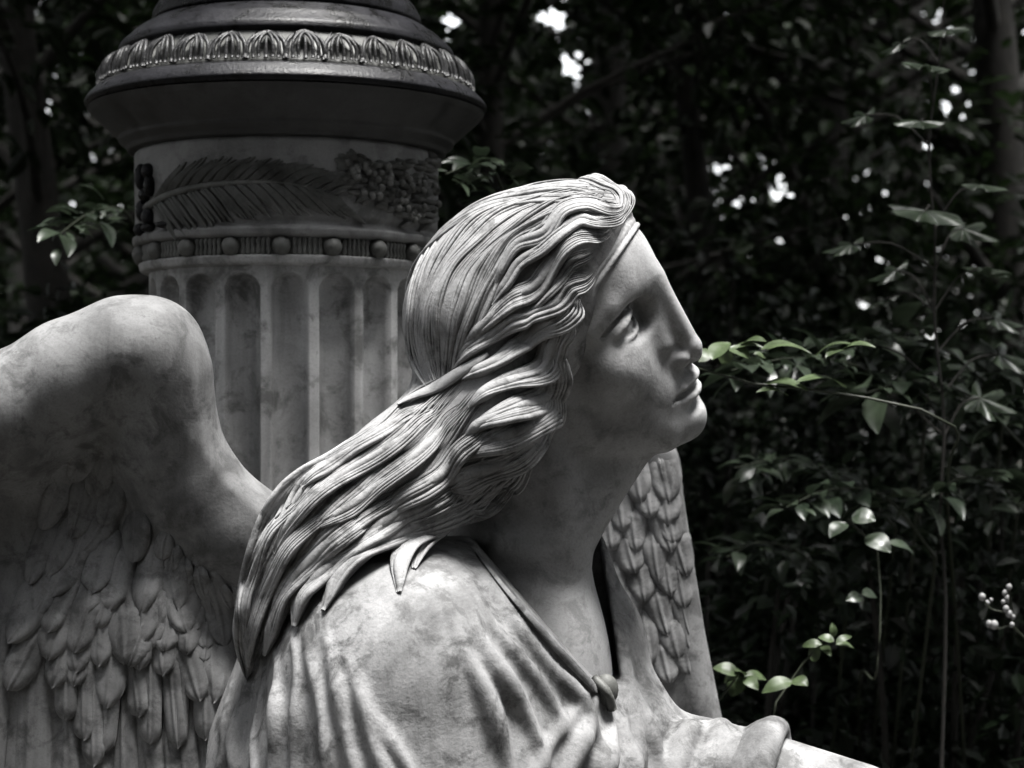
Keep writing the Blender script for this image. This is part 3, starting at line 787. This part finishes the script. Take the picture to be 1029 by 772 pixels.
    for k in range(NL):
        a0 = 2 * np.pi * (k + RNG.uniform(-.06, .06)) / NL; jt = RNG.uniform(.9, 1.05)
        def pt(da, t, h):
            rz = lo_ + (hi_ - lo_) * t * jt; nrm = unit(np.array([hi_[1] - lo_[1], lo_[0] - hi_[0]]))
            rz = rz + nrm * (h + .004 * math.sin(t * 3.1)); an = a0 + da
            return (CXW + rz[0] * math.cos(an), CY + rz[0] * math.sin(an), rz[1])
        W = np.pi / NL
        for sc, rad, h in ((1.0, .0026, .001), (.68, .0024, .003), (.38, .0022, .004)):
            for sg in (-1, 1):
                pts = [pt(sg * W * sc * x, t * (1 - .24 * (1 - sc)) , h + .003 * math.sin(t * 2.5)) for x, t in ((.92, .0), (.98, .25), (.9, .5), (.62, .75), (.22, .95), (0, 1.02))]
                tube(mb, resample(pts, 12), rad, 6)
        tube(mb, resample([pt(0, 0, .002), pt(0, .5, .006), pt(0, .8, .004)], 8), np.linspace(.003, .001, 8), 6)
        for sg in (-1, 1):
            tube(mb, resample([pt(W, 0, .002), pt(W + sg * W * .2, .6, .004), pt(W + sg * .5 * W, .9, .007)], 8), np.linspace(.0028, .001, 8), 6)
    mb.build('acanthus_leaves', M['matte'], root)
    # palm frond on the frieze
    Rf = (CPX - 137) * CK
    mb = MB()
    stem = resample([(147, 209), (165, 198), (190, 190), (220, 185), (255, 183), (285, 184), (312, 189), (336, 197)], 60)
    w = colpt(stem[:, 0], stem[:, 1], Rf); tube(mb, w, np.linspace(.0055, .002, 60), 8)
    def leaflet(pts, wd, rise):
        q = resample(pts, 12); w = colpt(q[:, 0], q[:, 1], Rf); n = colnorm(w)
        t = np.linspace(0, 1, 12)
        h = rise * np.sin(np.pi * np.clip(t * .9 + .12, 0, 1))
        tan = unit(np.gradient(w, axis=0)); b = np.cross(n, tan)
        ww = wd * np.clip(np.sin(np.pi * (t * .92 + .06)), .05, 1) ** .7
        rows = []
        for e, hh in ((-1, -.003), (-.75, .0), (-.35, .75), (0, .42), (.35, .75), (.75, .0), (1, -.003)):
            H = np.where(np.abs(e) == 1, -.003, h * hh + .0012)
            rows.append(w + b * (ww * e)[:, None] + n * H[:, None] if np.ndim(H) else w)
        V = np.stack(rows, 1).reshape(-1, 3); mb.add(V, grid_quads(12, 7))
    rg = random.Random(3)
    for i in range(40):
        t = i / 39; k = 3 + t * 54; b0 = stem[int(k)]
        L = 46 - 12 * t
        # upper
        leaflet([b0, b0 + (13 + 4 * t, -L * .42 + 7 * t), b0 + (27 + 14 * t + rg.uniform(-3, 3), -(L * .82 - 6 * t) + 14 * t + rg.uniform(-2, 2))], .0036, .006)
        # lower
        leaflet([b0 + (0, 1), b0 + (10 + 7 * t, 16 - 3 * t), b0 + (22 + 16 * t + rg.uniform(-3, 3), 37 - 8 * t + rg.uniform(-2, 3))], .0038, .006)
    leaflet([stem[-2], (342, 202), (350, 216)], .004, .006); leaflet([stem[-2], (340, 193), (348, 191)], .004, .006)
    mb.build('palm_frond', M['relief'], root)
    # oak-like spray to the right of it
    mb = MB()
    for i in range(150):
        x = 342 + 100 * rg.random() ** .9; lo = 158 + max(0, (352 - x)) * .5; hi = min(224, 186 + (x - 342) * .62)
        y = rg.uniform(lo, hi); an = math.radians(rg.gauss(200, 40)); L = rg.uniform(9, 14)
        w = colpt([x], [y], Rf)[0]
        d = np.array([math.cos(an), math.sin(an)])
        leaflet([(x, y), (x + d[0] * L * .5, y + d[1] * L * .5), (x + d[0] * L, y + d[1] * L)], .0048, .009 + rg.uniform(0, .004))
        if i % 4 == 0: ball(mb, w + colnorm(w) * .006, .005, None, 10, 7)
    mb.build('leaf_spray', M['relief'], root)
    # ribbon bow at the frond's foot, on the left limb
    mb = MB()
    for x, y, rx, ry in ((143, 178, 5, 12), (150, 172, 5, 7), (147, 196, 6, 6), (152, 187, 4, 10), (144, 212, 5, 10), (150, 218, 5, 8), (142, 231, 5, 6), (150, 229, 6, 4), (165, 226, 6, 3)):
        w = colpt([x], [y], Rf)[0]; n = colnorm(w); e = np.cross((0, 0, 1.), n)
        ball(mb, w + n * .002, np.array([rx * 1.6, 7, ry * 1.2]) * 1.15e-3, np.stack([e, n, (0, 0, 1)]), 14, 10)
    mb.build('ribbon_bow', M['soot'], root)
    return root
column = build_column()

# ------------------------------------------------------------------ ground and plinth
mb = MB(); g = np.concatenate([-np.geomspace(120, 2, 14), np.linspace(-1.6, 1.6, 5), np.geomspace(2, 120, 14)])
X, Y = np.meshgrid(g, g, indexing='ij'); mb.add(np.stack([X, Y + 5, .05 * np.sin(X * .7) * np.cos(Y * .5) * (np.abs(X) < 60)], -1).reshape(-1, 3), grid_quads(len(g), len(g)))
tag(mb.build('ground', M['soil']), kind='structure')
def box(mb, lo, hi, bev=.012):
    x0, y0, z0 = lo; x1, y1, z1 = hi; rings = []
    for z, i in ((z0, 0), (z1 - bev, 0), (z1, bev)):
        rings.append([(x0 + i, y0 + i, z), (x1 - i, y0 + i, z), (x1 - i, y1 - i, z), (x0 + i, y1 - i, z)])
    mb.add(np.array(rings).reshape(-1, 3), grid_quads(3, 4, False, True), [(8, 9, 10, 11)])
mb = MB(); box(mb, (-.75, -.42, -.1), (.75, .95, .30)); box(mb, (-.66, -.34, .30), (.66, .88, PL))
pl = mb.build('plinth', M['plinth'], None, False); tag(pl, 'stepped stone plinth under the angel and the column', 'plinth')

# ------------------------------------------------------------------ vegetation
def leaves(mb, pos, axis, nrm, L, W, fold=.18):
    """many six-cornered leaves folded along the midrib"""
    axis = unit(axis); side = unit(np.cross(axis, nrm)); n = np.cross(side, axis)
    L = np.asarray(L)[:, None]; W = np.asarray(W)[:, None]
    sh = [(0, 0, 0), (.30, .5, 1), (.68, .38, .8), (1, 0, -.35), (.68, -.38, .8), (.30, -.5, 1)]
    V = np.stack([pos + axis * L * a + side * W * b + n * W * fold * c for a, b, c in sh], 1)
    N = len(pos); b = np.arange(N)[:, None] * 6
    mb.add(V.reshape(-1, 3), np.concatenate([b + np.array([[0, 5, 4, 3]]), b + np.array([[0, 3, 2, 1]])]))
def crown_leaves(mb, centres, radii, n, L, rng, droop=.35, flat=.75, keep=None):
    centres = np.asarray(centres); k = rng.integers(0, len(centres), n)
    d = unit(rng.normal(size=(n, 3))); r = rng.random(n) ** .45
    off = d * r[:, None] * np.asarray(radii)[k][:, None] * np.array([1, 1, flat])
    pos = centres[k] + off
    ax = unit(d * np.array([1, 1, .4]) + rng.normal(0, .5, (n, 3)) - np.array([0, 0, droop]))
    nr = unit(np.array([0, 0, 1.]) + rng.normal(0, .45, (n, 3)))
    s = rng.uniform(.65, 1.25, n) * L; wd = s * rng.uniform(.45, .62, n)
    if keep is not None: m = keep(pos); pos, ax, nr, s, wd = pos[m], ax[m], nr[m], s[m], wd[m]
    leaves(mb, pos, ax, nr, s, wd)
def limb(mb, a, b, r0, r1, rng, n=9, wig=.04):
    t = np.linspace(0, 1, n)[:, None]; L = np.linalg.norm(np.subtract(b, a))
    p = np.asarray(a) * (1 - t) + np.asarray(b) * t + np.cumsum(rng.normal(0, wig * L / 3, (n, 3)), 0) * np.sin(np.pi * t) * .6
    p[:, 2] += .12 * L * np.sin(np.pi * t[:, 0]) * .5
    tube(mb, p, np.linspace(r0, r1, n), 7); return p
def tree(x, y, h, cr, zlow, nclump, nleaf, L, label, seed, group='trees standing behind the statue', name='woodland_tree', tr=.12, m='tree'):
    rng = np.random.default_rng(seed); root = thing(name, (x, y, 0), label, 'tree', group)
    lean = rng.normal(0, .03, 2) * h
    top = np.array([x + lean[0], y + lean[1], h])
    mt = MB(); ml = MB()
    n = 14; t = np.linspace(0, 1, n)[:, None]
    sp = np.array([x, y, -.1]) * (1 - t) + top * t + np.c_[rng.normal(0, .03, (n, 2)), np.zeros(n)] * np.sin(np.pi * t)
    rad = tr * (1 - .85 * t[:, 0]) * (1 + .5 * np.exp(-t[:, 0] * 14))
    tube(mt, sp, rad, 12)
    cs, rs = [], []
    for i in range(nclump):
        z = rng.uniform(zlow, h); f = (z - zlow) / (h - zlow)
        R = cr * (np.sin(np.pi * np.clip(.18 + .78 * f, 0, 1)) ** .6) * rng.uniform(.35, 1.0); a = rng.uniform(0, 6.28)
        c = np.array([x + lean[0] * z / h + R * math.cos(a), y + lean[1] * z / h + R * math.sin(a), z])
        cs.append(c); rs.append(cr * rng.uniform(.22, .36))
        k = np.array([np.interp(max(.3, z - R * .5), sp[:, 2], sp[:, j]) for j in range(3)])
        limb(mt, k, c, max(.012, tr * .28 * (1 - .6 * f)), .006, rng)
    crown_leaves(ml, cs, rs, nleaf, L, rng, keep=(lambda p: keep(p, .38)) if y > 4 else None)
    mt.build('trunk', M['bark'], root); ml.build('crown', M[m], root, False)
def shrub(x, y, h, w, nstem, nleaf, L, label, seed, group='shrubs behind the statue', m='leaf', name='shrub'):
    rng = np.random.default_rng(seed); root = thing(name, (x, y, 0), label, 'shrub', group)
    mt = MB(); ml = MB(); cs, rs = [], []; nleaf = int(nleaf * 1.8); L *= .78
    for i in range(nstem):
        a = rng.uniform(0, 6.28); R = w * math.sqrt(rng.random()); z = h * rng.uniform(.35, 1.0) * (1 - .25 * (R / w) ** 2)
        c = np.array([x + R * math.cos(a), y + R * math.sin(a), z])
        limb(mt, (x + rng.normal(0, .06), y + rng.normal(0, .06), -.05), c, .014, .004, rng, 10, .03)
        cs.append(c); rs.append(rng.uniform(.16, .30) * (w + .35)); cs.append(c * [1, 1, .72] + [0, 0, 0]); rs.append(rng.uniform(.2, .32) * (w + .35))
    crown_leaves(ml, cs, rs, nleaf, L, rng, .3, .9)
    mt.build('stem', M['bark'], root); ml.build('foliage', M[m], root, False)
def X(px, y): return (px - CX) * (CAMD + y) / FPX
# bright openings in the canopy
GAPS = [(574, 62, 20, 32), (556, 20, 22, 18), (600, 100, 20, 14), (960, 104, 22, 16), (848, 112, 26, 24), (918, 142, 22, 20), (932, 14, 22, 12), (1015, 165, 12, 22), (24, 48, 34, 16), (26, 105, 20, 22), (455, 18, 16, 30), (935, 328, 26, 16), (800, 182, 16, 9), (722, 165, 9, 20), (1022, 30, 12, 10), (880, 205, 16, 8)]
def keep(p, big=1.0):
    k = (CAMD + p[:, 1]) / FPX; px = p[:, 0] / k + CX; py = HOR - (p[:, 2] - ZC) / k
    m = np.ones(len(p), bool)
    for gx, gy, rx, ry in GAPS: m &= ((px - gx) / rx) ** 2 + ((py - gy) / ry) ** 2 > big
    return m
TREES = [ # px at horizon, depth, height, crown radius, crown base, clumps, leaves, leaf length, trunk radius, label
 (60, 4.2, 6.5, 1.6, 1.2, 40, 9000, .085, .10, 'dark leafy tree left of the column, nearest the left edge'),
 (-120, 6.5, 8.5, 2.4, 1.2, 46, 9000, .10, .14, 'broad dark tree at the far left edge'),
 (200, 7.0, 8.5, 2.3, 1.2, 46, 9000, .10, .14, 'tall dark tree directly behind the column'),
 (470, 4.6, 6.8, 1.5, 1.7, 36, 6500, .075, .07, 'slender tree between the column and the angel\'s head'),
 (600, 7.5, 8.5, 2.2, 1.9, 32, 3800, .10, .13, 'tree with sky flecks above the angel\'s hair'),
 (700, 5.2, 6.6, 1.5, 1.9, 34, 5500, .08, .07, 'slim tree right of the angel\'s forehead'),
 (815, 6.2, 8.5, 2.0, 2.2, 40, 6500, .09, .13, 'tree with a thick dark trunk right of the angel\'s face'),
 (985, 5.4, 7.5, 1.8, 2.0, 38, 6000, .09, .12, 'dark trunked tree by the right edge'),
 (1130, 8.0, 9, 2.4, 1.5, 46, 8000, .10, .16, 'broad tree beyond the right edge of the clearing'),
 (900, 10, 9.5, 2.6, 1.6, 34, 4200, .11, .15, 'distant tree seen between the right hand trunks'),
 (350, 11, 10, 2.8, 1.2, 50, 9000, .12, .16, 'distant tree behind the column\'s right side'),
 (690, 12, 10, 2.8, 1.6, 34, 4200, .12, .16, 'distant tree far behind the angel\'s profile'),
 (40, 12, 10, 3.0, 1.2, 40, 5500, .12, .17, 'distant tree behind the left wing'),
]
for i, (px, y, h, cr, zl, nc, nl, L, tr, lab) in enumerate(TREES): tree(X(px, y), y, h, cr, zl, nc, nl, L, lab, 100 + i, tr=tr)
SHRUBS = [
 (760, 1.7, 1.75, .45, 26, 2600, .052, 'glossy leaved shrub beside the angel\'s chin and far wing'),
 (900, 1.5, 1.62, .42, 26, 2400, .056, 'dark shrub at lower right, behind the pale budding sprig'),
 (1010, 1.9, 1.9, .5, 28, 2600, .056, 'shrub at the right edge behind the white buds'),
 (830, 2.6, 2.05, .6, 32, 3600, .058, 'middle shrub behind the bramble shoot'),
 (700, 3.2, 2.15, .7, 32, 3800, .06, 'shrub behind the angel\'s nose'),
 (980, 3.3, 2.25, .7, 34, 3800, .062, 'taller shrub behind the maple sapling'),
 (40, 2.4, 2.12, .6, 34, 3800, .06, 'dark shrub behind the left wing\'s top'),
 (115, 1.9, 2.1, .35, 22, 1800, .05, 'narrow shrub against the column\'s left side'),
 (-80, 3.2, 2.3, .8, 34, 3800, .065, 'shrub at the left edge'),
 (470, 1.6, 2.14, .30, 22, 1500, .05, 'shrub peeping out between column and hair'),
 (600, 4.2, 2.3, .9, 34, 3800, .07, 'low shrub behind the angel\'s head'),
 (860, 4.6, 2.3, .9, 34, 3800, .07, 'far shrub under the thick trunk'),
 (1080, 5.2, 2.5, 1.1, 36, 4000, .08, 'far shrub at the right edge'),
]
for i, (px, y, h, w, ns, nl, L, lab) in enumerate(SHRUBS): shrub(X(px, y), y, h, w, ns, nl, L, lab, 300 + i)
# unseen trees added round the clearing to block sky and shade the undergrowth
for i, (x, y, h, cr) in enumerate([(-5.0, -1.0, 9, 2.4), (5.2, -1.2, 9, 2.4), (-3.4, -5.4, 9.5, 2.6), (0.2, -5.6, 9.5, 2.7), (3.6, -5.2, 9.5, 2.6), (-6.2, 4.0, 9, 2.6), (6.6, 3.4, 9, 2.6), (-1.7, -4.6, 8.5, 1.7), (1.7, -4.5, 8.5, 1.7)]):
    tree(x, y, h, cr, -.2 + .8, 60, 7000, .28, 'unseen leafy tree added outside the frame to block the sky', 500 + i, group='added trees screening the sky')
for i, (x, y, cx_, cy_) in enumerate([(3.6, 3.0, 1.3, 2.0), (-2.7, 3.0, -1.2, 2.0)]):  # two unseen crowns added overhead to keep sun off the background
    rng = np.random.default_rng(700 + i); root = thing('added_shade_tree', (x, y, 0), ['unseen tree added on the right, its crown shading the shrubs', 'unseen tree added on the left, its crown shading the undergrowth'][i], 'tree')
    mt, ml = MB(), MB(); top = np.array([cx_ * .6 + x * .4, cy_, 5.2])
    tube(mt, resample([(x, y, -.1), (x * .97, y, 1.8), (x * .85, y * .95, 3.6), top], 16), np.linspace(.13, .05, 16), 10)
    cs = np.stack([cx_ + rng.uniform(-2.1, 2.1, 60), np.maximum(cy_ + rng.uniform(-2.0, 2.0, 60), (1.1, 1.5)[i]), rng.uniform(3.9, 5.2, 60)], 1)
    for c in cs[::2]: limb(mt, top * .5 + np.array([x * .85, y * .95, 3.6]) * .5, c, .03, .006, rng)
    crown_leaves(ml, cs, np.full(60, .5), 7000, .16, rng); mt.build('trunk', M['bark'], root); ml.build('crown', M['tree'], root, False)
# far wood closing the view
mb = MB(); rng = np.random.default_rng(9)
cs = np.stack([rng.uniform(-15, 15, 420), rng.uniform(15, 19, 420), rng.uniform(.3, 8.2, 420)], 1)
crown_leaves(mb, cs, rng.uniform(.8, 1.3, 420), 170000, .24, rng, keep=lambda p: keep(p, 1.3))
tag(mb.build('far_wood', M['tree'], None, False), 'mass of distant woodland foliage closing the view behind everything', 'woodland', kind='stuff')

# --- single sprigs close to the statue, each leaf modelled
def big_leaf(mb, base, tip, wid, up, lobes=None, nl=9, nw=7, curl=.12, arch=.15):
    base = np.asarray(base, float); tip = np.asarray(tip, float); ax = tip - base; L = np.linalg.norm(ax); ax = ax / L
    side = unit(np.cross(ax, up)); n = np.cross(side, ax)
    t = np.linspace(0, 1, nl)[:, None]; e = np.linspace(-1, 1, nw)[None]
    w = wid * np.sin(np.pi * np.clip(t ** .8 * .97 + .02, 0, 1)) ** .8
    h = arch * L * np.sin(np.pi * t) + curl * wid * np.abs(e) + .05 * wid * np.sin(t * 34) * (1 - np.abs(e))
    V = base + t[..., None] * ax * L + (e * w)[..., None] * side + h[..., None] * n
    mb.add(V.reshape(-1, 3), grid_quads(nl, nw))
def maple_leaf(mb, c, d, R, up):
    """five-pointed leaf around c, main lobe along d"""
    d = unit(d); side = unit(np.cross(d, up)); n = np.cross(side, d)
    a = np.linspace(-np.pi, np.pi, 61)[:-1]
    lob = np.zeros_like(a)
    for ang, k in ((0, 1.0), (.95, .88), (-.95, .88), (1.9, .62), (-1.9, .62)): lob = np.maximum(lob, k * np.exp(-((a - ang) / .30) ** 2 * 1.0) )
    r = R * (.34 + .68 * lob) * (1 - .6 * np.exp(-((np.abs(a) - np.pi) / .25) ** 2)) * (1 + .05 * np.cos(a * 23))
    rings = [np.zeros((60, 3)) + c]
    for f in (.35, .7, 1.0):
        z = R * (-.10 * f * f + .07 * np.cos(a * 6.3) * f)
        rings.append(c + d * (np.cos(a) * r * f)[:, None] + side * (np.sin(a) * r * f)[:, None] + n * z[:, None])
    mb.add(np.concatenate(rings), grid_quads(4, 60, False, True))
def sprig(name, label, cat, stem, y, lv, root_px, m='pale', srad=.0022, group=None, yroot=None):
    """stem: photo polyline from tip to where it enters the shrub; lv: (base, tip, width px, face-up tilt)"""
    st = [P(a, b, y + (c if len(q) > 2 else 0)) for q in stem for a, b, c in [tuple(q) + ((0,) if len(q) == 2 else ())]]
    foot = np.array([*(P(root_px, HOR, yroot or y + 1.1)[:2]), 0.])
    root = thing(name, tuple(foot), label, cat, group)
    k = (foot - st[-1]); pts = resample(st + [st[-1] + k * np.array([.35, .5, .06]), st[-1] + k * np.array([.7, .85, .3]), foot], 40)
    mb = MB(); tube(mb, pts, np.linspace(srad * .6, srad * 1.8, 40), 7); mb.build('stem', M['stem'], root)
    rg = random.Random(len(label))
    for b, t, w, tilt in lv:
        mb = MB(); yy = y + rg.uniform(-.015, .015)
        big_leaf(mb, P(*b, yy), P(*t, yy + rg.uniform(-.03, .03)), w * 1e-3 * (CAMD + y) / 2, unit([rg.uniform(-.3, .3), -tilt, 1 - tilt * .6]))
        mb.build('leaf', M[m], root)
sprig('bramble_shoot', 'pale leafed bramble shoot reaching to the angel\'s mouth', 'shoot',
      [(700, 370), (725, 378), (770, 388), (820, 392), (880, 402), (960, 430)], .42,
      [((716, 362), (733, 345), 11, .5), ((702, 364), (716, 353), 8, .6), ((732, 350), (754, 362), 10, .5), ((733, 350), (726, 366), 9, .7), ((735, 352), (767, 350), 8, .3), ((757, 356), (769, 361), 6, .4),
       ((745, 347), (770, 344), 8, .3), ((765, 352), (803, 349), 9, .25), ((770, 352), (815, 356), 8, .2), ((765, 388), (812, 394), 13, .3), ((792, 398), (760, 395), 9, .2), ((800, 385), (850, 390), 10, .25),
       ((845, 352), (880, 350), 9, .25), ((820, 358), (856, 346), 9, .2), ((850, 352), (830, 360), 9, .3)], 1000)
sprig('budding_sprig', 'pale green sprig with young leaves at the top, low right of the far wing', 'sprig',
      [(838, 632), (826, 645), (812, 660), (796, 683), (780, 705), (770, 760)], .45,
      [((838, 645), (822, 641), 6, .6), ((838, 640), (836, 626), 4, .8), ((840, 646), (856, 640), 4, .6), ((840, 648), (858, 652), 5, .5), ((826, 648), (806, 650), 6, .6), ((824, 650), (816, 664), 7, .8), ((826, 650), (835, 660), 5, .7),
       ((796, 685), (766, 697), 9, .6), ((796, 684), (812, 690), 9, .7)], 770)
sprig('rose_leaf_spray', 'spray of five green leaflets beside the edge of the far wing', 'spray',
      [(742, 678), (735, 682), (725, 690), (715, 720), (712, 770)], .5,
      [((742, 678), (716, 672), 9, .5), ((745, 680), (735, 700), 10, .7), ((748, 680), (770, 684), 7, .5), ((748, 681), (762, 694), 7, .7), ((744, 678), (728, 686), 7, .6), ((748, 679), (738, 675), 6, .5)], 745)
sprig('grey_leaf_shoot', 'shoot with two broad glossy grey-green leaves in the dark shrub', 'shoot',
      [(852, 522), (868, 528), (880, 545), (885, 600), (880, 680)], .7,
      [((856, 520), (880, 524), 12, .7), ((870, 540), (895, 556), 12, .8), ((850, 526), (834, 541), 9, .6), ((892, 546), (918, 558), 7, .5), ((860, 600), (866, 612), 8, .8), ((866, 600), (850, 604), 7, .7), ((866, 598), (880, 600), 7, .6)], 885, m='maple')
def spray(pts, y, n, L, label, seed, m='maple'):
    rng = np.random.default_rng(seed); p = resample([P(a, b, y + c) for a, b, c in pts], 60)
    foot = np.array([p[-1][0], p[-1][1] + .5, 0.]); root = thing('arching_spray', tuple(foot), label, 'bramble', 'arching leafy sprays in the undergrowth')
    mb = MB(); tube(mb, np.concatenate([p, resample([p[-1], p[-1] * .5 + foot * .5 + (0, .1, .05), foot], 14)[1:]]), np.linspace(.001, .003, 73), 6); mb.build('stem', M['stem'], root)
    k = rng.integers(0, 52, n); side = np.where(rng.random(n) < .5, -1., 1.)
    tan = unit(np.gradient(p, axis=0))[k]; lat = unit(np.cross(tan, (0, 0, 1.))) * side[:, None]
    ax = unit(-tan * .5 + lat * rng.uniform(.3, 1.2, (n, 1)) + rng.normal(0, .3, (n, 3)) - (0, 0, .25)); nr = unit(np.array([0, 0, 1.]) + rng.normal(0, .3, (n, 3)))
    mf = MB(); sz = rng.uniform(.45, 1.3, n) * L
    for i in range(n):
        b = p[k[i]] + ax[i] * rng.uniform(.005, .03)
        big_leaf(mf, b, b + ax[i] * sz[i], sz[i] * rng.uniform(.2, .28), nr[i], nl=7, nw=5)
    mf.build('foliage', M[m], root)
spray([(735, 372, 0), (800, 360, .1), (870, 372, .25), (930, 420, .4)], .75, 64, .055, 'arching spray of shiny leaves level with the angel\'s lips', 1)
spray([(840, 345, 0), (890, 338, .1), (950, 352, .2), (1010, 400, .35)], 1.0, 68, .065, 'arching spray with pale shine crossing the maple sapling stem', 2)
spray([(870, 395, 0), (920, 383, .1), (975, 398, .2), (1030, 450, .35)], .9, 64, .065, 'arching spray of broad shiny leaves right of the bramble shoot', 3)
spray([(738, 470, 0), (790, 462, .1), (850, 480, .2), (900, 530, .3)], 1.0, 64, .05, 'arching spray level with the angel\'s jaw, over the dark shrub', 4)
spray([(790, 510, 0), (835, 492, .1), (890, 500, .2), (940, 560, .3)], .8, 49, .05, 'arching spray above the two broad grey leaves', 5)
spray([(925, 500, 0), (970, 480, .1), (1010, 492, .2), (1050, 540, .3)], .95, 53, .055, 'arching spray at the right edge above the white buds', 6)
spray([(730, 560, 0), (765, 545, .1), (810, 560, .2), (850, 620, .3)], 1.0, 45, .045, 'arching spray beside the far wing\'s outer edge', 7)
spray([(60, 235, 0), (90, 215, .1), (125, 212, .2), (150, 260, .3)], .9, 57, .045, 'arching spray left of the column\'s frieze', 8)
spray([(448, 175, 0), (478, 165, .1), (500, 178, .2), (520, 240, .3)], .75, 49, .045, 'arching spray between the frieze and the angel\'s hair', 9)
# white berries and buds at the right edge
root = thing('white_bud_cluster', tuple(P(1030, HOR, .6) * [1, 1, 0]), 'cluster of small white buds on thin stalks at the right edge', 'flower')
mb = MB(); main = [P(1014, 592, .6), P(1012, 612, .6), P(1016, 628, .6), P(1034, 650, .62), P(1060, 760, .62)]
tube(mb, resample(main + [P(1030, HOR, .6) * [1, 1, 0]], 30), .0017, 6)
for q in ([(1012, 616), (996, 612), (988, 602)], [(1016, 628), (1004, 632), (996, 629)]): tube(mb, resample([P(a, b, .6) for a, b in q], 8), .0012, 6)
mb.build('stalk', M['stem'], root)
for px, py, r in [(1014, 590, 3), (1010, 596, 3), (1013, 602, 3.6), (1011, 612, 3.4), (1014, 617, 3.6), (1018, 620, 2.4), (1017, 628, 2.6), (987, 600, 3.6), (992, 606, 2.6), (996, 603, 2.0), (999, 628, 4.2), (994, 627, 3.4), (1008, 605, 2.2)]:
    mb = MB(); ball(mb, P(px, py, .6 + random.uniform(-.01, .01)), np.array([1, 1, 1.15]) * r * 1.3e-3, None, 10, 8); mb.build('bud', M['bud'], root)
# maple sapling
ym = .95; fx = X(942, ym); root = thing('maple_sapling', (fx, ym, 0), 'thin maple sapling with broad shiny leaves at the right', 'sapling')
mb = MB(); tp = resample([(fx + .03, ym, 0), (fx - .01, ym, .6), P(950, 640, ym), P(944, 530, ym), P(949, 420, ym), P(939, 330, ym), P(940, 240, ym), P(933, 150, ym), P(944, 60, ym), P(950, -20, ym)], 40)
tube(mb, tp, np.linspace(.0045, .0014, 40), 8)
LV = [(952, 30, 34, .0), (905, 44, 32, .1), (930, 66, 40, -.1), (870, 116, 34, .1), (925, 122, 40, 0), (930, 212, 62, .0), (968, 230, 46, .05), (985, 186, 40, 0), (856, 246, 40, .1), (888, 302, 36, .15), (988, 270, 44, .1), (866, 344, 50, .1), (915, 386, 58, .1), (852, 388, 42, .1), (1004, 356, 50, .1), (985, 400, 48, .05), (900, 272, 40, .1), (1000, 320, 44, .1)]
st = []
for i, (px, py, R, dy) in enumerate(LV):
    c = P(px, py, ym + dy - .03); k = tp[np.argmin(np.abs(tp[:, 2] - (c[2] - .05)))]
    st.append((k, c)); tube(mb, resample([k, (k + c) / 2 + np.array([0, 0, .02]), c], 8), .0015, 6)
mb.build('stem', M['bark'], root)
rg = random.Random(4)
for k, c in st:
    i = st.index((k, c)) if False else None
for (k, c), (px, py, R, dy) in zip(st, LV):
    mb = MB(); d = (c - k) * [1, 1, 0]; d = unit(d + np.array([rg.uniform(-.02, .02), -.03, -.02]))
    maple_leaf(mb, c, d, R * .78e-3 * (CAMD + ym) / 2, unit([rg.uniform(-.25, .25), rg.uniform(-.85, -.1), 1])); mb.build('leaf', M['maple'], root)
print('bg', time.time() - T0)
# ------------------------------------------------------------------ light, world, camera
S.world = bpy.data.worlds.new('World'); S.world.use_nodes = True
nt = S.world.node_tree; bg = nt.nodes['Background']
sky = nt.nodes.new('ShaderNodeTexSky'); sky.sky_type = 'NISHITA'; sky.sun_disc = False
SUN = unit([.17, -.11, 1.0])
sky.sun_elevation = math.asin(SUN[2]); sky.sun_rotation = math.atan2(SUN[0], SUN[1])
sky.air_density = 1.0; sky.dust_density = 2.0; sky.ozone_density = 1.0
hs = nt.nodes.new('ShaderNodeHueSaturation'); hs.inputs['Saturation'].default_value = .12
nt.links.new(sky.outputs[0], hs.inputs['Color']); nt.links.new(hs.outputs[0], bg.inputs[0]); bg.inputs[1].default_value = .05
sun = bpy.data.lights.new('sun', 'SUN'); sun.energy = 1.5; sun.angle = math.radians(20); sun.color = (1, .985, .96)
so = link(bpy.data.objects.new('sun', sun)); so.rotation_euler = Vector(-SUN).to_track_quat('-Z', 'Y').to_euler(); so.location = (0, 0, 8)
cam = bpy.data.cameras.new('camera'); cam.sensor_width = 36; cam.lens = 36 * FPX / 1029
cam.shift_y = (HOR - 386) / 1029; cam.clip_end = 1000; cam.clip_start = .05
co = link(bpy.data.objects.new('camera', cam)); co.location = (0, -CAMD, ZC); co.rotation_euler = (math.pi / 2, 0, 0)
S.camera = co
cam.dof.use_dof = True; cam.dof.focus_distance = 1.96; cam.dof.aperture_fstop = 8
v = S.view_settings; S.display_settings.display_device = 'sRGB'; v.view_transform = 'Standard'; v.look = 'None'; v.exposure = 3.55; v.gamma = 1; v.use_curve_mapping = False
print('script', time.time() - T0)
